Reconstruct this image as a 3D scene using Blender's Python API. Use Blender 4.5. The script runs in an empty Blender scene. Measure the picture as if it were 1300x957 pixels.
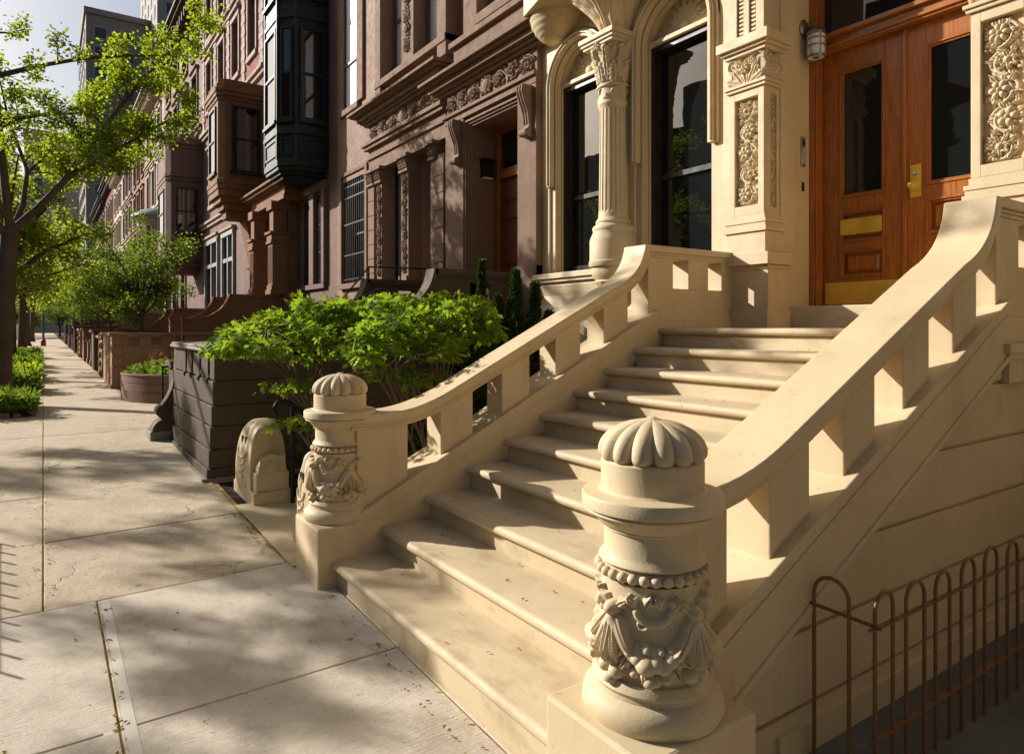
import bpy, math, random
import numpy as np
from mathutils import Vector
random.seed(7); RNG = np.random.default_rng(11)
SC = bpy.context.scene
COL = SC.collection
PI = math.pi

# ------------------------------------------------------------------ mesh builder
class MB:
    def __init__(s): s.v = []; s.f = []
    def add(s, vs, fs):
        o = len(s.v); s.v.extend([tuple(map(float, p)) for p in vs]); s.f.extend([tuple(i + o for i in f) for f in fs]); return s
    def box(s, x0, x1, y0, y1, z0, z1):
        return s.add([(x0,y0,z0),(x1,y0,z0),(x1,y1,z0),(x0,y1,z0),(x0,y0,z1),(x1,y0,z1),(x1,y1,z1),(x0,y1,z1)],
                     [(0,3,2,1),(4,5,6,7),(0,1,5,4),(1,2,6,5),(2,3,7,6),(3,0,4,7)])
    def obox(s, o, u, n, u0, u1, z0, z1, n0, n1):
        # box in a frame: o origin, u horizontal direction, n outward normal (2-vectors), z up
        P = lambda a, b, z: (o[0]+u[0]*a+n[0]*b, o[1]+u[1]*a+n[1]*b, z)
        return s.add([P(u0,n0,z0),P(u1,n0,z0),P(u1,n1,z0),P(u0,n1,z0),P(u0,n0,z1),P(u1,n0,z1),P(u1,n1,z1),P(u0,n1,z1)],
                     [(0,3,2,1),(4,5,6,7),(0,1,5,4),(1,2,6,5),(2,3,7,6),(3,0,4,7)])
    def prism_y(s, poly, y0, y1):            # poly in (x,z), extruded along y
        n = len(poly)
        return s.add([(p[0],y0,p[1]) for p in poly]+[(p[0],y1,p[1]) for p in poly],
                     [tuple(range(n)), tuple(range(2*n-1,n-1,-1))]+[(i,i+n,(i+1)%n+n,(i+1)%n) for i in range(n)])
    def prism_x(s, poly, x0, x1):            # poly in (y,z)
        n = len(poly)
        return s.add([(x0,p[0],p[1]) for p in poly]+[(x1,p[0],p[1]) for p in poly],
                     [tuple(range(n)), tuple(range(2*n-1,n-1,-1))]+[(i,i+n,(i+1)%n+n,(i+1)%n) for i in range(n)])
    def prism_z(s, poly, z0, z1):            # poly in (x,y)
        n = len(poly)
        return s.add([(p[0],p[1],z0) for p in poly]+[(p[0],p[1],z1) for p in poly],
                     [tuple(range(n-1,-1,-1)), tuple(range(n,2*n))]+[(i,(i+1)%n,(i+1)%n+n,i+n) for i in range(n)])
    def ribbon(s, top, low, y0, y1):         # band in xz between two equally long paths, thick in y
        n = len(top); V = []; F = []
        for (a, b) in zip(top, low): V += [(a[0],y0,a[1]),(a[0],y1,a[1]),(b[0],y1,b[1]),(b[0],y0,b[1])]
        for i in range(n-1):
            p = 4*i; q = p+4
            F += [(p,q,q+1,p+1),(p+1,q+1,q+2,p+2),(p+2,q+2,q+3,p+3),(p+3,q+3,q,p)]
        F += [(0,1,2,3),(4*n-1,4*n-2,4*n-3,4*n-4)]
        return s.add(V, F)
    def lathe(s, prof, c, seg=32, rfun=None, a0=0.0, a1=2*PI):
        V = []; F = []; full = abs(a1-a0-2*PI) < 1e-6; m = seg if full else seg+1
        for (r, z) in prof:
            for k in range(m):
                a = a0+(a1-a0)*k/seg
                rr = r if rfun is None else rfun(r, z, a)
                V.append((c[0]+rr*math.cos(a), c[1]+rr*math.sin(a), c[2]+z))
        for i in range(len(prof)-1):
            for k in range(seg):
                k2 = (k+1) % m
                F.append((i*m+k, i*m+k2, (i+1)*m+k2, (i+1)*m+k))
        return s.add(V, F)
    def tube(s, pts, r, seg=8, cap=True):
        pts = [Vector(p) for p in pts]; n = len(pts)
        rs = r if isinstance(r, (list, tuple)) else [r]*n
        t = (pts[1]-pts[0]).normalized()
        up = Vector((0,0,1)) if abs(t.z) < .9 else Vector((1,0,0))
        a = t.cross(up).normalized(); V = []; F = []
        for i in range(n):
            t = (pts[min(i+1,n-1)]-pts[max(i-1,0)]).normalized()
            a = (a - t*a.dot(t)).normalized(); b = t.cross(a)
            for k in range(seg):
                an = 2*PI*k/seg; V.append(tuple(pts[i]+(a*math.cos(an)+b*math.sin(an))*rs[i]))
        for i in range(n-1):
            for k in range(seg):
                F.append((i*seg+k, i*seg+(k+1)%seg, (i+1)*seg+(k+1)%seg, (i+1)*seg+k))
        if cap: F += [tuple(range(seg-1,-1,-1)), tuple(range((n-1)*seg, n*seg))]
        return s.add(V, F)
    def ball(s, c, r, seg=10, rings=6, sc=(1,1,1)):
        V = [(c[0],c[1],c[2]-r*sc[2])]; F = []
        for i in range(1, rings):
            p = -PI/2+PI*i/rings
            for k in range(seg):
                a = 2*PI*k/seg; V.append((c[0]+r*sc[0]*math.cos(p)*math.cos(a), c[1]+r*sc[1]*math.cos(p)*math.sin(a), c[2]+r*sc[2]*math.sin(p)))
        V.append((c[0],c[1],c[2]+r*sc[2])); L = len(V)-1
        for k in range(seg):
            F.append((0, 1+(k+1)%seg, 1+k)); F.append((L, 1+(rings-2)*seg+k, 1+(rings-2)*seg+(k+1)%seg))
            for i in range(rings-2):
                F.append((1+i*seg+k, 1+i*seg+(k+1)%seg, 1+(i+1)*seg+(k+1)%seg, 1+(i+1)*seg+k))
        return s.add(V, F)
    def grid(s, P):                           # P: array (nv, nu, 3)
        nv, nu = P.shape[:2]
        return s.add(P.reshape(-1,3).tolist(), [(j*nu+i, j*nu+i+1, (j+1)*nu+i+1, (j+1)*nu+i) for j in range(nv-1) for i in range(nu-1)])
    def wall(s, X, y0, y1, z0, z1, ops, depth, back=None):
        # wall face at X looking towards -x with rectangular openings and their reveals
        ys = sorted({y0, y1, *[o[0] for o in ops], *[o[1] for o in ops]}); zs = sorted({z0, z1, *[o[2] for o in ops], *[o[3] for o in ops]})
        for a, b in zip(ys, ys[1:]):
            for c, d in zip(zs, zs[1:]):
                my, mz = (a+b)/2, (c+d)/2
                if any(o[0] < my < o[1] and o[2] < mz < o[3] for o in ops): continue
                s.add([(X,a,c),(X,b,c),(X,b,d),(X,a,d)], [(0,3,2,1)])
        for (a, b, c, d) in ops:
            e = X+depth
            s.add([(X,a,c),(X,b,c),(X,b,d),(X,a,d),(e,a,c),(e,b,c),(e,b,d),(e,a,d)], [(0,1,5,4),(1,2,6,5),(2,3,7,6),(3,0,4,7)])
        if back:
            s.add([(X,y0,z0),(X,y1,z0),(X,y1,z1),(X,y0,z1),(back,y0,z0),(back,y1,z0),(back,y1,z1),(back,y0,z1)],
                  [(0,4,7,3),(1,2,6,5),(3,7,6,2),(4,5,6,7)])
        return s

def rootof(o):
    while o.parent: o = o.parent
    return o
def part(name, mb, mat, parent=None, smooth=None, bevel=0, label=None, recalc=True):
    V = np.array(mb.v, dtype=np.float64)
    if parent is not None: V = V-np.array(rootof(parent).location)
    me = bpy.data.meshes.new(name); me.from_pydata(V.tolist(), [], mb.f)
    me.materials.append(mat)
    if recalc:
        import bmesh
        bm = bmesh.new(); bm.from_mesh(me); bmesh.ops.recalc_face_normals(bm, faces=bm.faces); bm.to_mesh(me); bm.free()
    me.validate(); me.update()
    if smooth:
        me.shade_smooth(); me.set_sharp_from_angle(angle=math.radians(smooth))
    o = bpy.data.objects.new(name, me); COL.objects.link(o)
    if parent is not None: o.parent = parent
    if bevel:
        m = o.modifiers.new('soft_edges', 'BEVEL'); m.width = bevel; m.segments = 2; m.limit_method = 'ANGLE'; m.angle_limit = math.radians(50)
    if label: o['label'] = label
    return o
def thing(name, label, cat, loc=(0,0,0), group=None):
    o = bpy.data.objects.new(name, None); COL.objects.link(o); o.location = loc; o.empty_display_size = .2
    o['label'] = label; o['category'] = cat
    if group: o['group'] = group
    return o
def tag(o, label, cat, group=None):
    o['label'] = label; o['category'] = cat
    if group: o['group'] = group
    return o
def struct(o, kind='structure'): o['kind'] = kind; return o
def dup(o, loc=None, rotz=None, label=None, scale=None, parent=None):
    c = o.copy(); COL.objects.link(c)
    if parent is not None: c.parent = parent
    for ch in list(o.children): dup(ch, parent=c)
    if loc is not None: c.location = loc
    if rotz is not None: c.rotation_euler = (0,0,rotz)
    if scale is not None: c.scale = (scale,)*3 if not isinstance(scale, tuple) else scale
    if label: c['label'] = label
    return c

# ------------------------------------------------------------------ materials
def newmat(name):
    m = bpy.data.materials.new(name); m.use_nodes = True; nt = m.node_tree; nt.nodes.clear()
    out = nt.nodes.new('ShaderNodeOutputMaterial'); b = nt.nodes.new('ShaderNodeBsdfPrincipled')
    nt.links.new(b.outputs[0], out.inputs[0]); return m, nt, b, out
def N(nt, t, **kw):
    n = nt.nodes.new(t)
    for k, v in kw.items():
        if k.startswith('i_'): n.inputs[k[2:].replace('_', ' ')].default_value = v
        else: setattr(n, k, v)
    return n
def coords(nt): return N(nt, 'ShaderNodeTexCoord').outputs['Object']
def noise(nt, vec, scale, detail=4, rough=.55, stretch=None):
    if stretch:
        mp = N(nt, 'ShaderNodeMapping'); mp.inputs['Scale'].default_value = stretch; nt.links.new(vec, mp.inputs[0]); vec = mp.outputs[0]
    n = N(nt, 'ShaderNodeTexNoise'); n.inputs['Scale'].default_value = scale; n.inputs['Detail'].default_value = detail; n.inputs['Roughness'].default_value = rough
    nt.links.new(vec, n.inputs['Vector']); return n.outputs['Fac']
def ramp(nt, fac, a, b, c0=0.0, c1=1.0):
    r = N(nt, 'ShaderNodeMapRange'); r.inputs[1].default_value = a; r.inputs[2].default_value = b; r.inputs[3].default_value = c0; r.inputs[4].default_value = c1
    nt.links.new(fac, r.inputs[0]); return r.outputs[0]
def mix(nt, fac, a, b, mode='MIX'):
    m = N(nt, 'ShaderNodeMix', data_type='RGBA', blend_type=mode)
    for s, x in ((m.inputs[0], fac), (m.inputs[6], a), (m.inputs[7], b)):
        if isinstance(x, (int, float)): s.default_value = x
        elif isinstance(x, (tuple, list)): s.default_value = (*x, 1) if len(x) == 3 else x
        else: nt.links.new(x, s)
    return m.outputs[2]
def math_(nt, op, a, b=None):
    m = N(nt, 'ShaderNodeMath', operation=op)
    for i, x in enumerate((a, b)):
        if x is None: continue
        if isinstance(x, (int, float)): m.inputs[i].default_value = x
        else: nt.links.new(x, m.inputs[i])
    return m.outputs[0]
def bump(nt, b, h, strength=.3, dist=.01):
    n = N(nt, 'ShaderNodeBump'); n.inputs['Strength'].default_value = strength; n.inputs['Distance'].default_value = dist
    nt.links.new(h, n.inputs['Height']); nt.links.new(n.outputs[0], b.inputs['Normal']); return n

def stone(name, base, var=.18, rough=.75, bstr=.35, grain=60, stain=(.5,.42,.3), stain_amt=.35, streak=True, brick=None):
    m, nt, b, _ = newmat(name); vec = coords(nt)
    big = noise(nt, vec, 1.3, 5, .6); mid = noise(nt, vec, 7, 5, .6); fine = noise(nt, vec, grain, 3, .6)
    dk = tuple(c*(1-var) for c in base); lt = tuple(min(1, c*(1+var*.6)) for c in base)
    col = mix(nt, ramp(nt, big, .3, .7), dk, lt)
    col = mix(nt, ramp(nt, mid, .35, .75, 0, .5), col, tuple(c*(1-var*.8) for c in base))
    st = noise(nt, vec, 3.4, 7, .68, (1,1,.14) if streak else (1,.45,1))
    col = mix(nt, ramp(nt, st, .52, .74, 0, stain_amt), col, tuple(base[i]*stain[i]*1.1 for i in range(3)))
    spot = noise(nt, vec, grain*.35, 3, .55)
    col = mix(nt, ramp(nt, spot, .66, .74, 0, .45), col, tuple(c*.5 for c in base))
    if not streak or name.startswith('cream'):
        sc = noise(nt, vec, 11, 6, .7, (1,.35,1) if not streak else (1,1,.3)); col = mix(nt, ramp(nt, sc, .57, .72, 0, .5 if not streak else .28), col, tuple(c*.62 for c in base))
        ch = noise(nt, vec, 23, 4, .6); col = mix(nt, ramp(nt, ch, .705, .73, 0, .6), col, (base[0]*.45, base[1]*.42, base[2]*.45))
    h = math_(nt, 'ADD', math_(nt, 'MULTIPLY', fine, .5), mid)
    if brick:
        sx = N(nt, 'ShaderNodeSeparateXYZ'); nt.links.new(vec, sx.inputs[0])
        cx = N(nt, 'ShaderNodeCombineXYZ'); nt.links.new(sx.outputs[1], cx.inputs[0]); nt.links.new(sx.outputs[2], cx.inputs[1])
        bt = N(nt, 'ShaderNodeTexBrick'); nt.links.new(cx.outputs[0], bt.inputs['Vector'])
        bt.inputs['Scale'].default_value = 1; bt.inputs['Brick Width'].default_value = .21; bt.inputs['Row Height'].default_value = .072; bt.inputs['Mortar Size'].default_value = .006
        bt.inputs['Color1'].default_value = (1,1,1,1); bt.inputs['Color2'].default_value = (brick,brick,brick,1); bt.inputs['Mortar'].default_value = (.62,.62,.62,1)
        bt.inputs['Mortar Smooth'].default_value = .3
        col = mix(nt, 1.0, col, bt.outputs['Color'], 'MULTIPLY')
        h = math_(nt, 'SUBTRACT', h, math_(nt, 'MULTIPLY', bt.outputs['Fac'], 2.0))
    nt.links.new(col, b.inputs['Base Color']); b.inputs['Roughness'].default_value = rough; b.inputs['Specular IOR Level'].default_value = .35 if rough < .7 else .12
    nt.links.new(ramp(nt, mid, .3, .7, rough-.12, min(1, rough+.1)), b.inputs['Roughness'])
    bump(nt, b, h, bstr, .006); return m
def plain(name, base, rough=.5, metal=0, bs=.1, sc=80, var=.2):
    m, nt, b, _ = newmat(name); vec = coords(nt); n = noise(nt, vec, sc, 3); g = noise(nt, vec, 5, 4)
    nt.links.new(mix(nt, ramp(nt, g, .3, .7), tuple(c*(1-var) for c in base), tuple(min(1,c*(1+var)) for c in base)), b.inputs['Base Color'])
    nt.links.new(ramp(nt, g, .3, .7, max(.03, rough-.1), rough+.1), b.inputs['Roughness']); b.inputs['Metallic'].default_value = metal; b.inputs['Specular IOR Level'].default_value = .3
    bump(nt, b, n, bs, .003); return m
def glass(name, tint=(.012,.014,.016), rough=.015, blind=None):
    m, nt, b, _ = newmat(name); vec = coords(nt)
    if blind:
        n = noise(nt, vec, 3, 2, .5, (1, 6, .4)); nt.links.new(mix(nt, ramp(nt, n, .3, .7), tuple(c*.8 for c in blind), blind), b.inputs['Base Color'])
    else: b.inputs['Base Color'].default_value = (*tint, 1)
    b.inputs['Roughness'].default_value = .45 if blind else rough
    b.inputs['IOR'].default_value = 1.45
    b.inputs['Coat Weight'].default_value = .6 if not blind else .3; b.inputs['Coat Roughness'].default_value = .01; b.inputs['Coat IOR'].default_value = 1.5
    w = noise(nt, vec, 1.4, 2, .5); bn = bump(nt, b, w, .05, .05); nt.links.new(bn.outputs[0], b.inputs['Coat Normal']); return m
def wood(name, a, c, vertical=True):
    m, nt, b, _ = newmat(name); vec = coords(nt)
    g = noise(nt, vec, 5, 6, .65, (12, 12, .7) if vertical else (12, .7, 12)); g2 = noise(nt, vec, 2, 3)
    col = mix(nt, ramp(nt, g, .3, .7), a, c); col = mix(nt, ramp(nt, g2, .4, .8, 0, .4), col, tuple(x*.6 for x in a))
    nt.links.new(col, b.inputs['Base Color']); b.inputs['Roughness'].default_value = .32
    b.inputs['Coat Weight'].default_value = .35; b.inputs['Coat Roughness'].default_value = .15
    bump(nt, b, g, .12, .003); return m
def leafmat(name, c0, c1, trans, tw=.5, gloss=.035):
    m = bpy.data.materials.new(name); m.use_nodes = True; nt = m.node_tree; nt.nodes.clear()
    out = N(nt, 'ShaderNodeOutputMaterial'); geo = N(nt, 'ShaderNodeNewGeometry'); rnd = geo.outputs['Random Per Island']
    vec = coords(nt); n = noise(nt, vec, 1.1, 3)
    f = math_(nt, 'ADD', math_(nt, 'MULTIPLY', rnd, .65), math_(nt, 'MULTIPLY', n, .35))
    d = N(nt, 'ShaderNodeBsdfDiffuse'); nt.links.new(mix(nt, f, c0, c1), d.inputs[0])
    t = N(nt, 'ShaderNodeBsdfTranslucent'); nt.links.new(mix(nt, f, tuple(x*.65 for x in trans), trans), t.inputs[0])
    g = N(nt, 'ShaderNodeBsdfGlossy'); g.inputs['Roughness'].default_value = .55; g.inputs[0].default_value = (.7,.75,.65,1)
    a = N(nt, 'ShaderNodeMixShader'); a.inputs[0].default_value = tw; nt.links.new(d.outputs[0], a.inputs[1]); nt.links.new(t.outputs[0], a.inputs[2])
    e = N(nt, 'ShaderNodeMixShader'); fr = N(nt, 'ShaderNodeFresnel'); fr.inputs[0].default_value = 1.4
    nt.links.new(math_(nt, 'MULTIPLY', fr.outputs[0], gloss*4), e.inputs[0])
    nt.links.new(a.outputs[0], e.inputs[1]); nt.links.new(g.outputs[0], e.inputs[2]); nt.links.new(e.outputs[0], out.inputs[0]); return m

M = {}
M['cream'] = stone('cream_painted_stone', (.61,.475,.285), .14, .6, .3, 90, (.66,.58,.46), .55)
M['cream_carve'] = stone('cream_carved_stone', (.60,.47,.285), .16, .65, .3, 70, (.5,.43,.33), .6)
M['cream_step'] = stone('cream_step_stone', (.585,.46,.28), .2, .65, .4, 110, (.42,.36,.28), .75, False)
M['brown'] = stone('brownstone', (.222,.140,.092), .16, .8, .35, 60, (.5,.45,.4), .4)
M['brown_carve'] = stone('brownstone_carved', (.235,.152,.104), .16, .8, .35, 60, (.4,.36,.32), .5)
M['brown_brick'] = stone('brown_painted_brick', (.315,.205,.146), .12, .75, .4, 50, (.6,.55,.5), .3, brick=.93)
M['mauve'] = stone('mauve_brownstone', (.205,.132,.106), .16, .8, .35, 50, (.5,.45,.4), .4)
M['mauve_brick'] = stone('mauve_painted_brick', (.29,.18,.155), .14, .8, .4, 50, (.6,.5,.5), .3, brick=.9)
M['rust'] = stone('rust_brownstone', (.245,.13,.068), .16, .8, .3, 60, (.5,.42,.35), .4)
M['red_brick'] = stone('red_brick', (.26,.075,.05), .15, .8, .5, 50, (.55,.5,.5), .3, brick=.82)
M['pink'] = stone('pink_sandstone', (.38,.275,.225), .15, .8, .35, 50, (.5,.45,.4), .4)
M['buff'] = stone('buff_limestone', (.44,.37,.27), .14, .8, .3, 50, (.55,.48,.4), .4)
M['tan'] = stone('tan_sandstone', (.34,.21,.12), .15, .8, .35, 60, (.5,.45,.4), .4)
M['dark'] = stone('dark_brown_painted_stone', (.10,.072,.050), .16, .72, .35, 55, (.6,.55,.5), .4)
M['darkcap'] = stone('worn_grey_cap_stone', (.28,.24,.19), .25, .7, .5, 40, (.45,.42,.4), .5, False)
M['planter'] = stone('reddish_brown_planter', (.21,.127,.092), .14, .75, .3, 60, (.55,.5,.45), .4)
M['black'] = plain('black_bay_paint', (.014,.016,.016), .45, 0, .2, 30)
M['greybay'] = plain('weathered_black_metal', (.016,.019,.019), .55, 0, .4, 20)
M['iron'] = plain('black_iron', (.015,.014,.013), .45, .2)
M['fence'] = plain('brown_fence_paint', (.20,.095,.038), .42, 0, .25, 120)
M['brass'] = plain('polished_brass', (.78,.50,.075), .34, .45, .05, 40, .12)
M['steel'] = plain('grey_steel', (.45,.44,.42), .35, .8)
M['pewter'] = plain('pewter_lamp_metal', (.28,.24,.20), .4, .85)
M['bone'] = plain('off_white_paint', (.60,.56,.48), .5)
M['grey_paint'] = plain('grey_painted_frame', (.26,.26,.255), .5)
M['lampglass'] = plain('frosted_lamp_glass', (.72,.72,.66), .25)
M['sashdark'] = plain('dark_bronze_sash', (.022,.016,.013), .35)
M['sashbrown'] = plain('brown_sash', (.10,.065,.05), .45)
M['ac'] = plain('beige_appliance', (.50,.46,.40), .55)
M['copper'] = plain('green_copper', (.20,.27,.22), .6)
M['glass'] = glass('dark_window_glass', (.008,.010,.010))
M['blind'] = glass('window_with_white_blind', blind=(.74,.74,.72))
M['greencurtain'] = glass('window_with_green_curtain', blind=(.30,.36,.27))
M['wood'] = wood('mahogany', (.20,.054,.008), (.46,.152,.020))
M['woodh'] = wood('mahogany_rails', (.20,.054,.008), (.44,.146,.020), False)
M['woodd'] = wood('dark_red_wood', (.10,.025,.010), (.19,.05,.018))
M['bark'] = stone('tree_bark', (.115,.085,.058), .35, .9, .9, 30, (.5,.5,.45), .5)
M['twig'] = stone('pale_twig_bark', (.20,.15,.10), .25, .85, .5, 60, (.5,.5,.45), .4)
M['soil'] = stone('garden_soil', (.045,.033,.024), .3, .95, .8, 40, (.5,.5,.5), .5, False)
M['tower'] = stone('tan_tower_brick', (.40,.36,.30), .1, .85, .2, 4, (.7,.68,.65), .3)
M['tower2'] = stone('grey_brown_tower_brick', (.30,.26,.22), .1, .85, .2, 4, (.7,.68,.65), .3)
M['ginkgo'] = leafmat('fresh_yellow_green_leaves', (.065,.11,.008), (.11,.145,.010), (.48,.60,.022), .6)
M['street_leaf'] = leafmat('street_tree_leaves', (.045,.085,.010), (.085,.12,.014), (.44,.54,.030), .58)
M['midleaf'] = leafmat('small_dark_green_leaves', (.032,.065,.012), (.07,.105,.016), (.28,.40,.025), .52)
M['maple'] = leafmat('japanese_maple_leaves', (.070,.14,.014), (.13,.20,.018), (.40,.56,.030), .55)
M['yew'] = leafmat('dark_conifer_sprays', (.022,.045,.012), (.045,.075,.016), (.06,.10,.015), .3)
M['hosta'] = leafmat('bright_ground_cover', (.08,.15,.015), (.16,.22,.03), (.25,.36,.03), .45)
M['barberry'] = leafmat('rust_red_shrub_leaves', (.13,.06,.02), (.22,.10,.03), (.35,.15,.04), .45)
M['litter'] = leafmat('fallen_catkins', (.30,.17,.03), (.45,.28,.06), (.2,.1,.02), .1)
# ------------------------------------------------------------------ carved relief (height fields)
class Relief:
    def __init__(s, w, h, nu, nv):
        s.w, s.h = w, h; s.u, s.v = np.meshgrid(np.linspace(0,w,nu), np.linspace(0,h,nv)); s.H = np.zeros_like(s.u)
    def up(s, x): s.H = np.maximum(s.H, x); return s
    def ball(s, x, y, r, k=1.0, squash=1.0):
        d2 = (s.u-x)**2+((s.v-y)/squash)**2; return s.up(k*np.sqrt(np.maximum(0, r*r-d2)))
    def line(s, pts, w, k=1.0, w1=None):
        n = len(pts)-1
        for i in range(n):
            (x0,y0),(x1,y1) = pts[i], pts[i+1]; dx, dy = x1-x0, y1-y0; L = dx*dx+dy*dy+1e-12
            t = np.clip(((s.u-x0)*dx+(s.v-y0)*dy)/L, 0, 1); ww = w if w1 is None else w+(w1-w)*(i+.5)/n
            d2 = (s.u-x0-t*dx)**2+(s.v-y0-t*dy)**2; s.up(k*np.sqrt(np.maximum(0, ww*ww-d2)))
        return s
    def leaf(s, x, y, ang, L, W, h, lobes=3):
        ca, sa = math.cos(ang), math.sin(ang); a = ((s.u-x)*ca+(s.v-y)*sa)/L; b = (-(s.u-x)*sa+(s.v-y)*ca)
        aa = np.clip(a, 1e-4, .9999); env = W*np.sin(PI*aa**.8)*(1+.22*np.cos(2*PI*lobes*aa)); q = np.abs(b)/np.maximum(env, 1e-6)
        hh = h*np.sqrt(np.maximum(0, 1-q*q))*(.45+.75*aa)*(1-.4*np.exp(-(b/(W*.16))**2))
        return s.up(np.where((a > 0) & (a < 1) & (q < 1), hh, 0))
    def rosette(s, x, y, R, h, n=6):
        dx, dy = s.u-x, s.v-y; r = np.hypot(dx, dy)/R; th = np.arctan2(dy, dx)
        pet = np.abs(np.cos(n*th/2))**.45; env = .55+.45*pet
        hh = h*np.sqrt(np.maximum(0, 1-((r/env-.55)/.45)**2))*(.55+.45*pet)
        s.up(np.where(r < env, hh, 0)); return s.ball(x, y, R*.3, h/(R*.3)*1.1)
    def scroll(s, x, y, R, a0, turns, w, k=1.0, hand=1):
        pts = []
        for i in range(26):
            t = i/25; a = a0+hand*2*PI*turns*t; r = R*(1-.82*t); pts.append((x+r*math.cos(a), y+r*math.sin(a)))
        return s.line(pts, w, k, w*.6)
    def vine(s, h, n=4, seed=0, horizontal=False):
        """rinceau: a wavy stem with flowers in its bends and leaves around them"""
        R = random.Random(seed); w, L = (s.h, s.w) if horizontal else (s.w, s.h)
        P = (lambda c, l: (l, c)) if horizontal else (lambda c, l: (c, l)); rot = (lambda a: PI/2-a) if horizontal else (lambda a: a)
        stem = [P(w/2+w*.36*math.sin(2*PI*n/2*i/80), L*i/80) for i in range(81)]
        s.line(stem, w*.055, h/(w*.055)*.5)
        for k in range(int(n*9)):                        # leaf litter of the relief: small curled leaves all over the ground
            l = L*R.random(); c = w*(.5+R.uniform(-.42,.42)); x, y = P(c, l); s.leaf(x, y, R.uniform(0, 2*PI), w*R.uniform(.22,.36), w*R.uniform(.06,.10), h*R.uniform(.4,.75), 3)
        for k in range(n):
            l = L*(k+.5)/n; sd = 1 if k % 2 == 0 else -1; c = w/2-w*.10*sd; x, y = P(c, l); hd = sd*(-1 if horizontal else 1)
            s.scroll(x, y, w*.42, rot(-PI/2), .8, w*.065, h/(w*.065)*.8, hd)
            for j in range(10):
                a = 2*PI*j/10+R.uniform(-.25,.25); s.leaf(x+math.cos(a)*w*.20, y+math.sin(a)*w*.20, a+R.uniform(-.7,.7), w*R.uniform(.26,.44), w*.10, h*R.uniform(.65,1.0), 2)
            if (k+seed) % 3: s.rosette(x, y, w*.31, h*1.15, R.choice((5,6,7)))
            else: [s.leaf(x, y, 2*PI*j/8+R.random()*.3, w*.34, w*.10, h*1.1, 4) for j in range(8)]; s.ball(x, y, w*.12, h/(w*.12)*1.1)
            for j in range(8):
                s.ball(x+R.uniform(-.5,.5)*w, y+R.uniform(-.5,.5)*w, w*R.uniform(.03,.055), h/(w*.05)*.85)
        return s
    def trim(s, m):     # fade the relief to nothing near the border
        e = np.minimum(np.minimum(s.u, s.w-s.u), np.minimum(s.v, s.h-s.v)); s.H = s.H*np.clip(e/m, 0, 1); return s
    def on_plane(s, o, U, V, W):
        o, U, V, W = map(np.array, (o, U, V, W)); return o+s.u[...,None]*U+s.v[...,None]*V+s.H[...,None]*W
    def on_cyl(s, c, rfun, z0, a0, a1):
        a = a0+(a1-a0)*s.u/s.w; r = rfun(s.v)+s.H
        return np.stack([c[0]+r*np.cos(a), c[1]+r*np.sin(a), c[2]+z0+s.v], -1)

# ------------------------------------------------------------------ foliage
def leaves(name, C, D, Nn, L, W, mat, parent, fold=.25):
    """one mesh of folded leaf blades: C base points, D blade directions, Nn normals"""
    n = len(C); D = D/np.linalg.norm(D, axis=1, keepdims=True)
    S = np.cross(D, Nn); S /= (np.linalg.norm(S, axis=1, keepdims=True)+1e-9); U = np.cross(S, D)
    L = np.broadcast_to(L, n)[:,None]; W = np.broadcast_to(W, n)[:,None]
    mid = C+D*L*.55
    V = np.stack([C, mid+S*W*.5+U*W*fold, C+D*L-U*W*fold*.6, mid-S*W*.5+U*W*fold], 1).reshape(-1,3)-np.array(rootof(parent).location)
    b = np.arange(n)*4; F = np.concatenate([np.stack([b,b+1,b+2],1), np.stack([b,b+2,b+3],1)])
    me = bpy.data.meshes.new(name); me.vertices.add(4*n); me.vertices.foreach_set('co', V.ravel())
    me.loops.add(len(F)*3); me.loops.foreach_set('vertex_index', F.ravel().astype(np.int32))
    me.polygons.add(len(F)); me.polygons.foreach_set('loop_start', (np.arange(len(F))*3).astype(np.int32))
    me.update(calc_edges=True); me.validate(); me.materials.append(mat)
    o = bpy.data.objects.new(name, me); COL.objects.link(o); o.parent = parent; return o
def unit(n, rng=RNG):
    v = rng.normal(size=(n,3)); return v/np.linalg.norm(v, axis=1, keepdims=True)
def wander(p, d, L, n, rng, wob=.25, lift=0.0):
    p = np.array(p, float); d = np.array(d, float)/np.linalg.norm(d); out = [p.copy()]
    for i in range(n):
        d = d+rng.normal(size=3)*wob/ math.sqrt(n)+np.array([0,0,lift/n]); d /= np.linalg.norm(d); p = p+d*L/n; out.append(p.copy())
    return out
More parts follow.
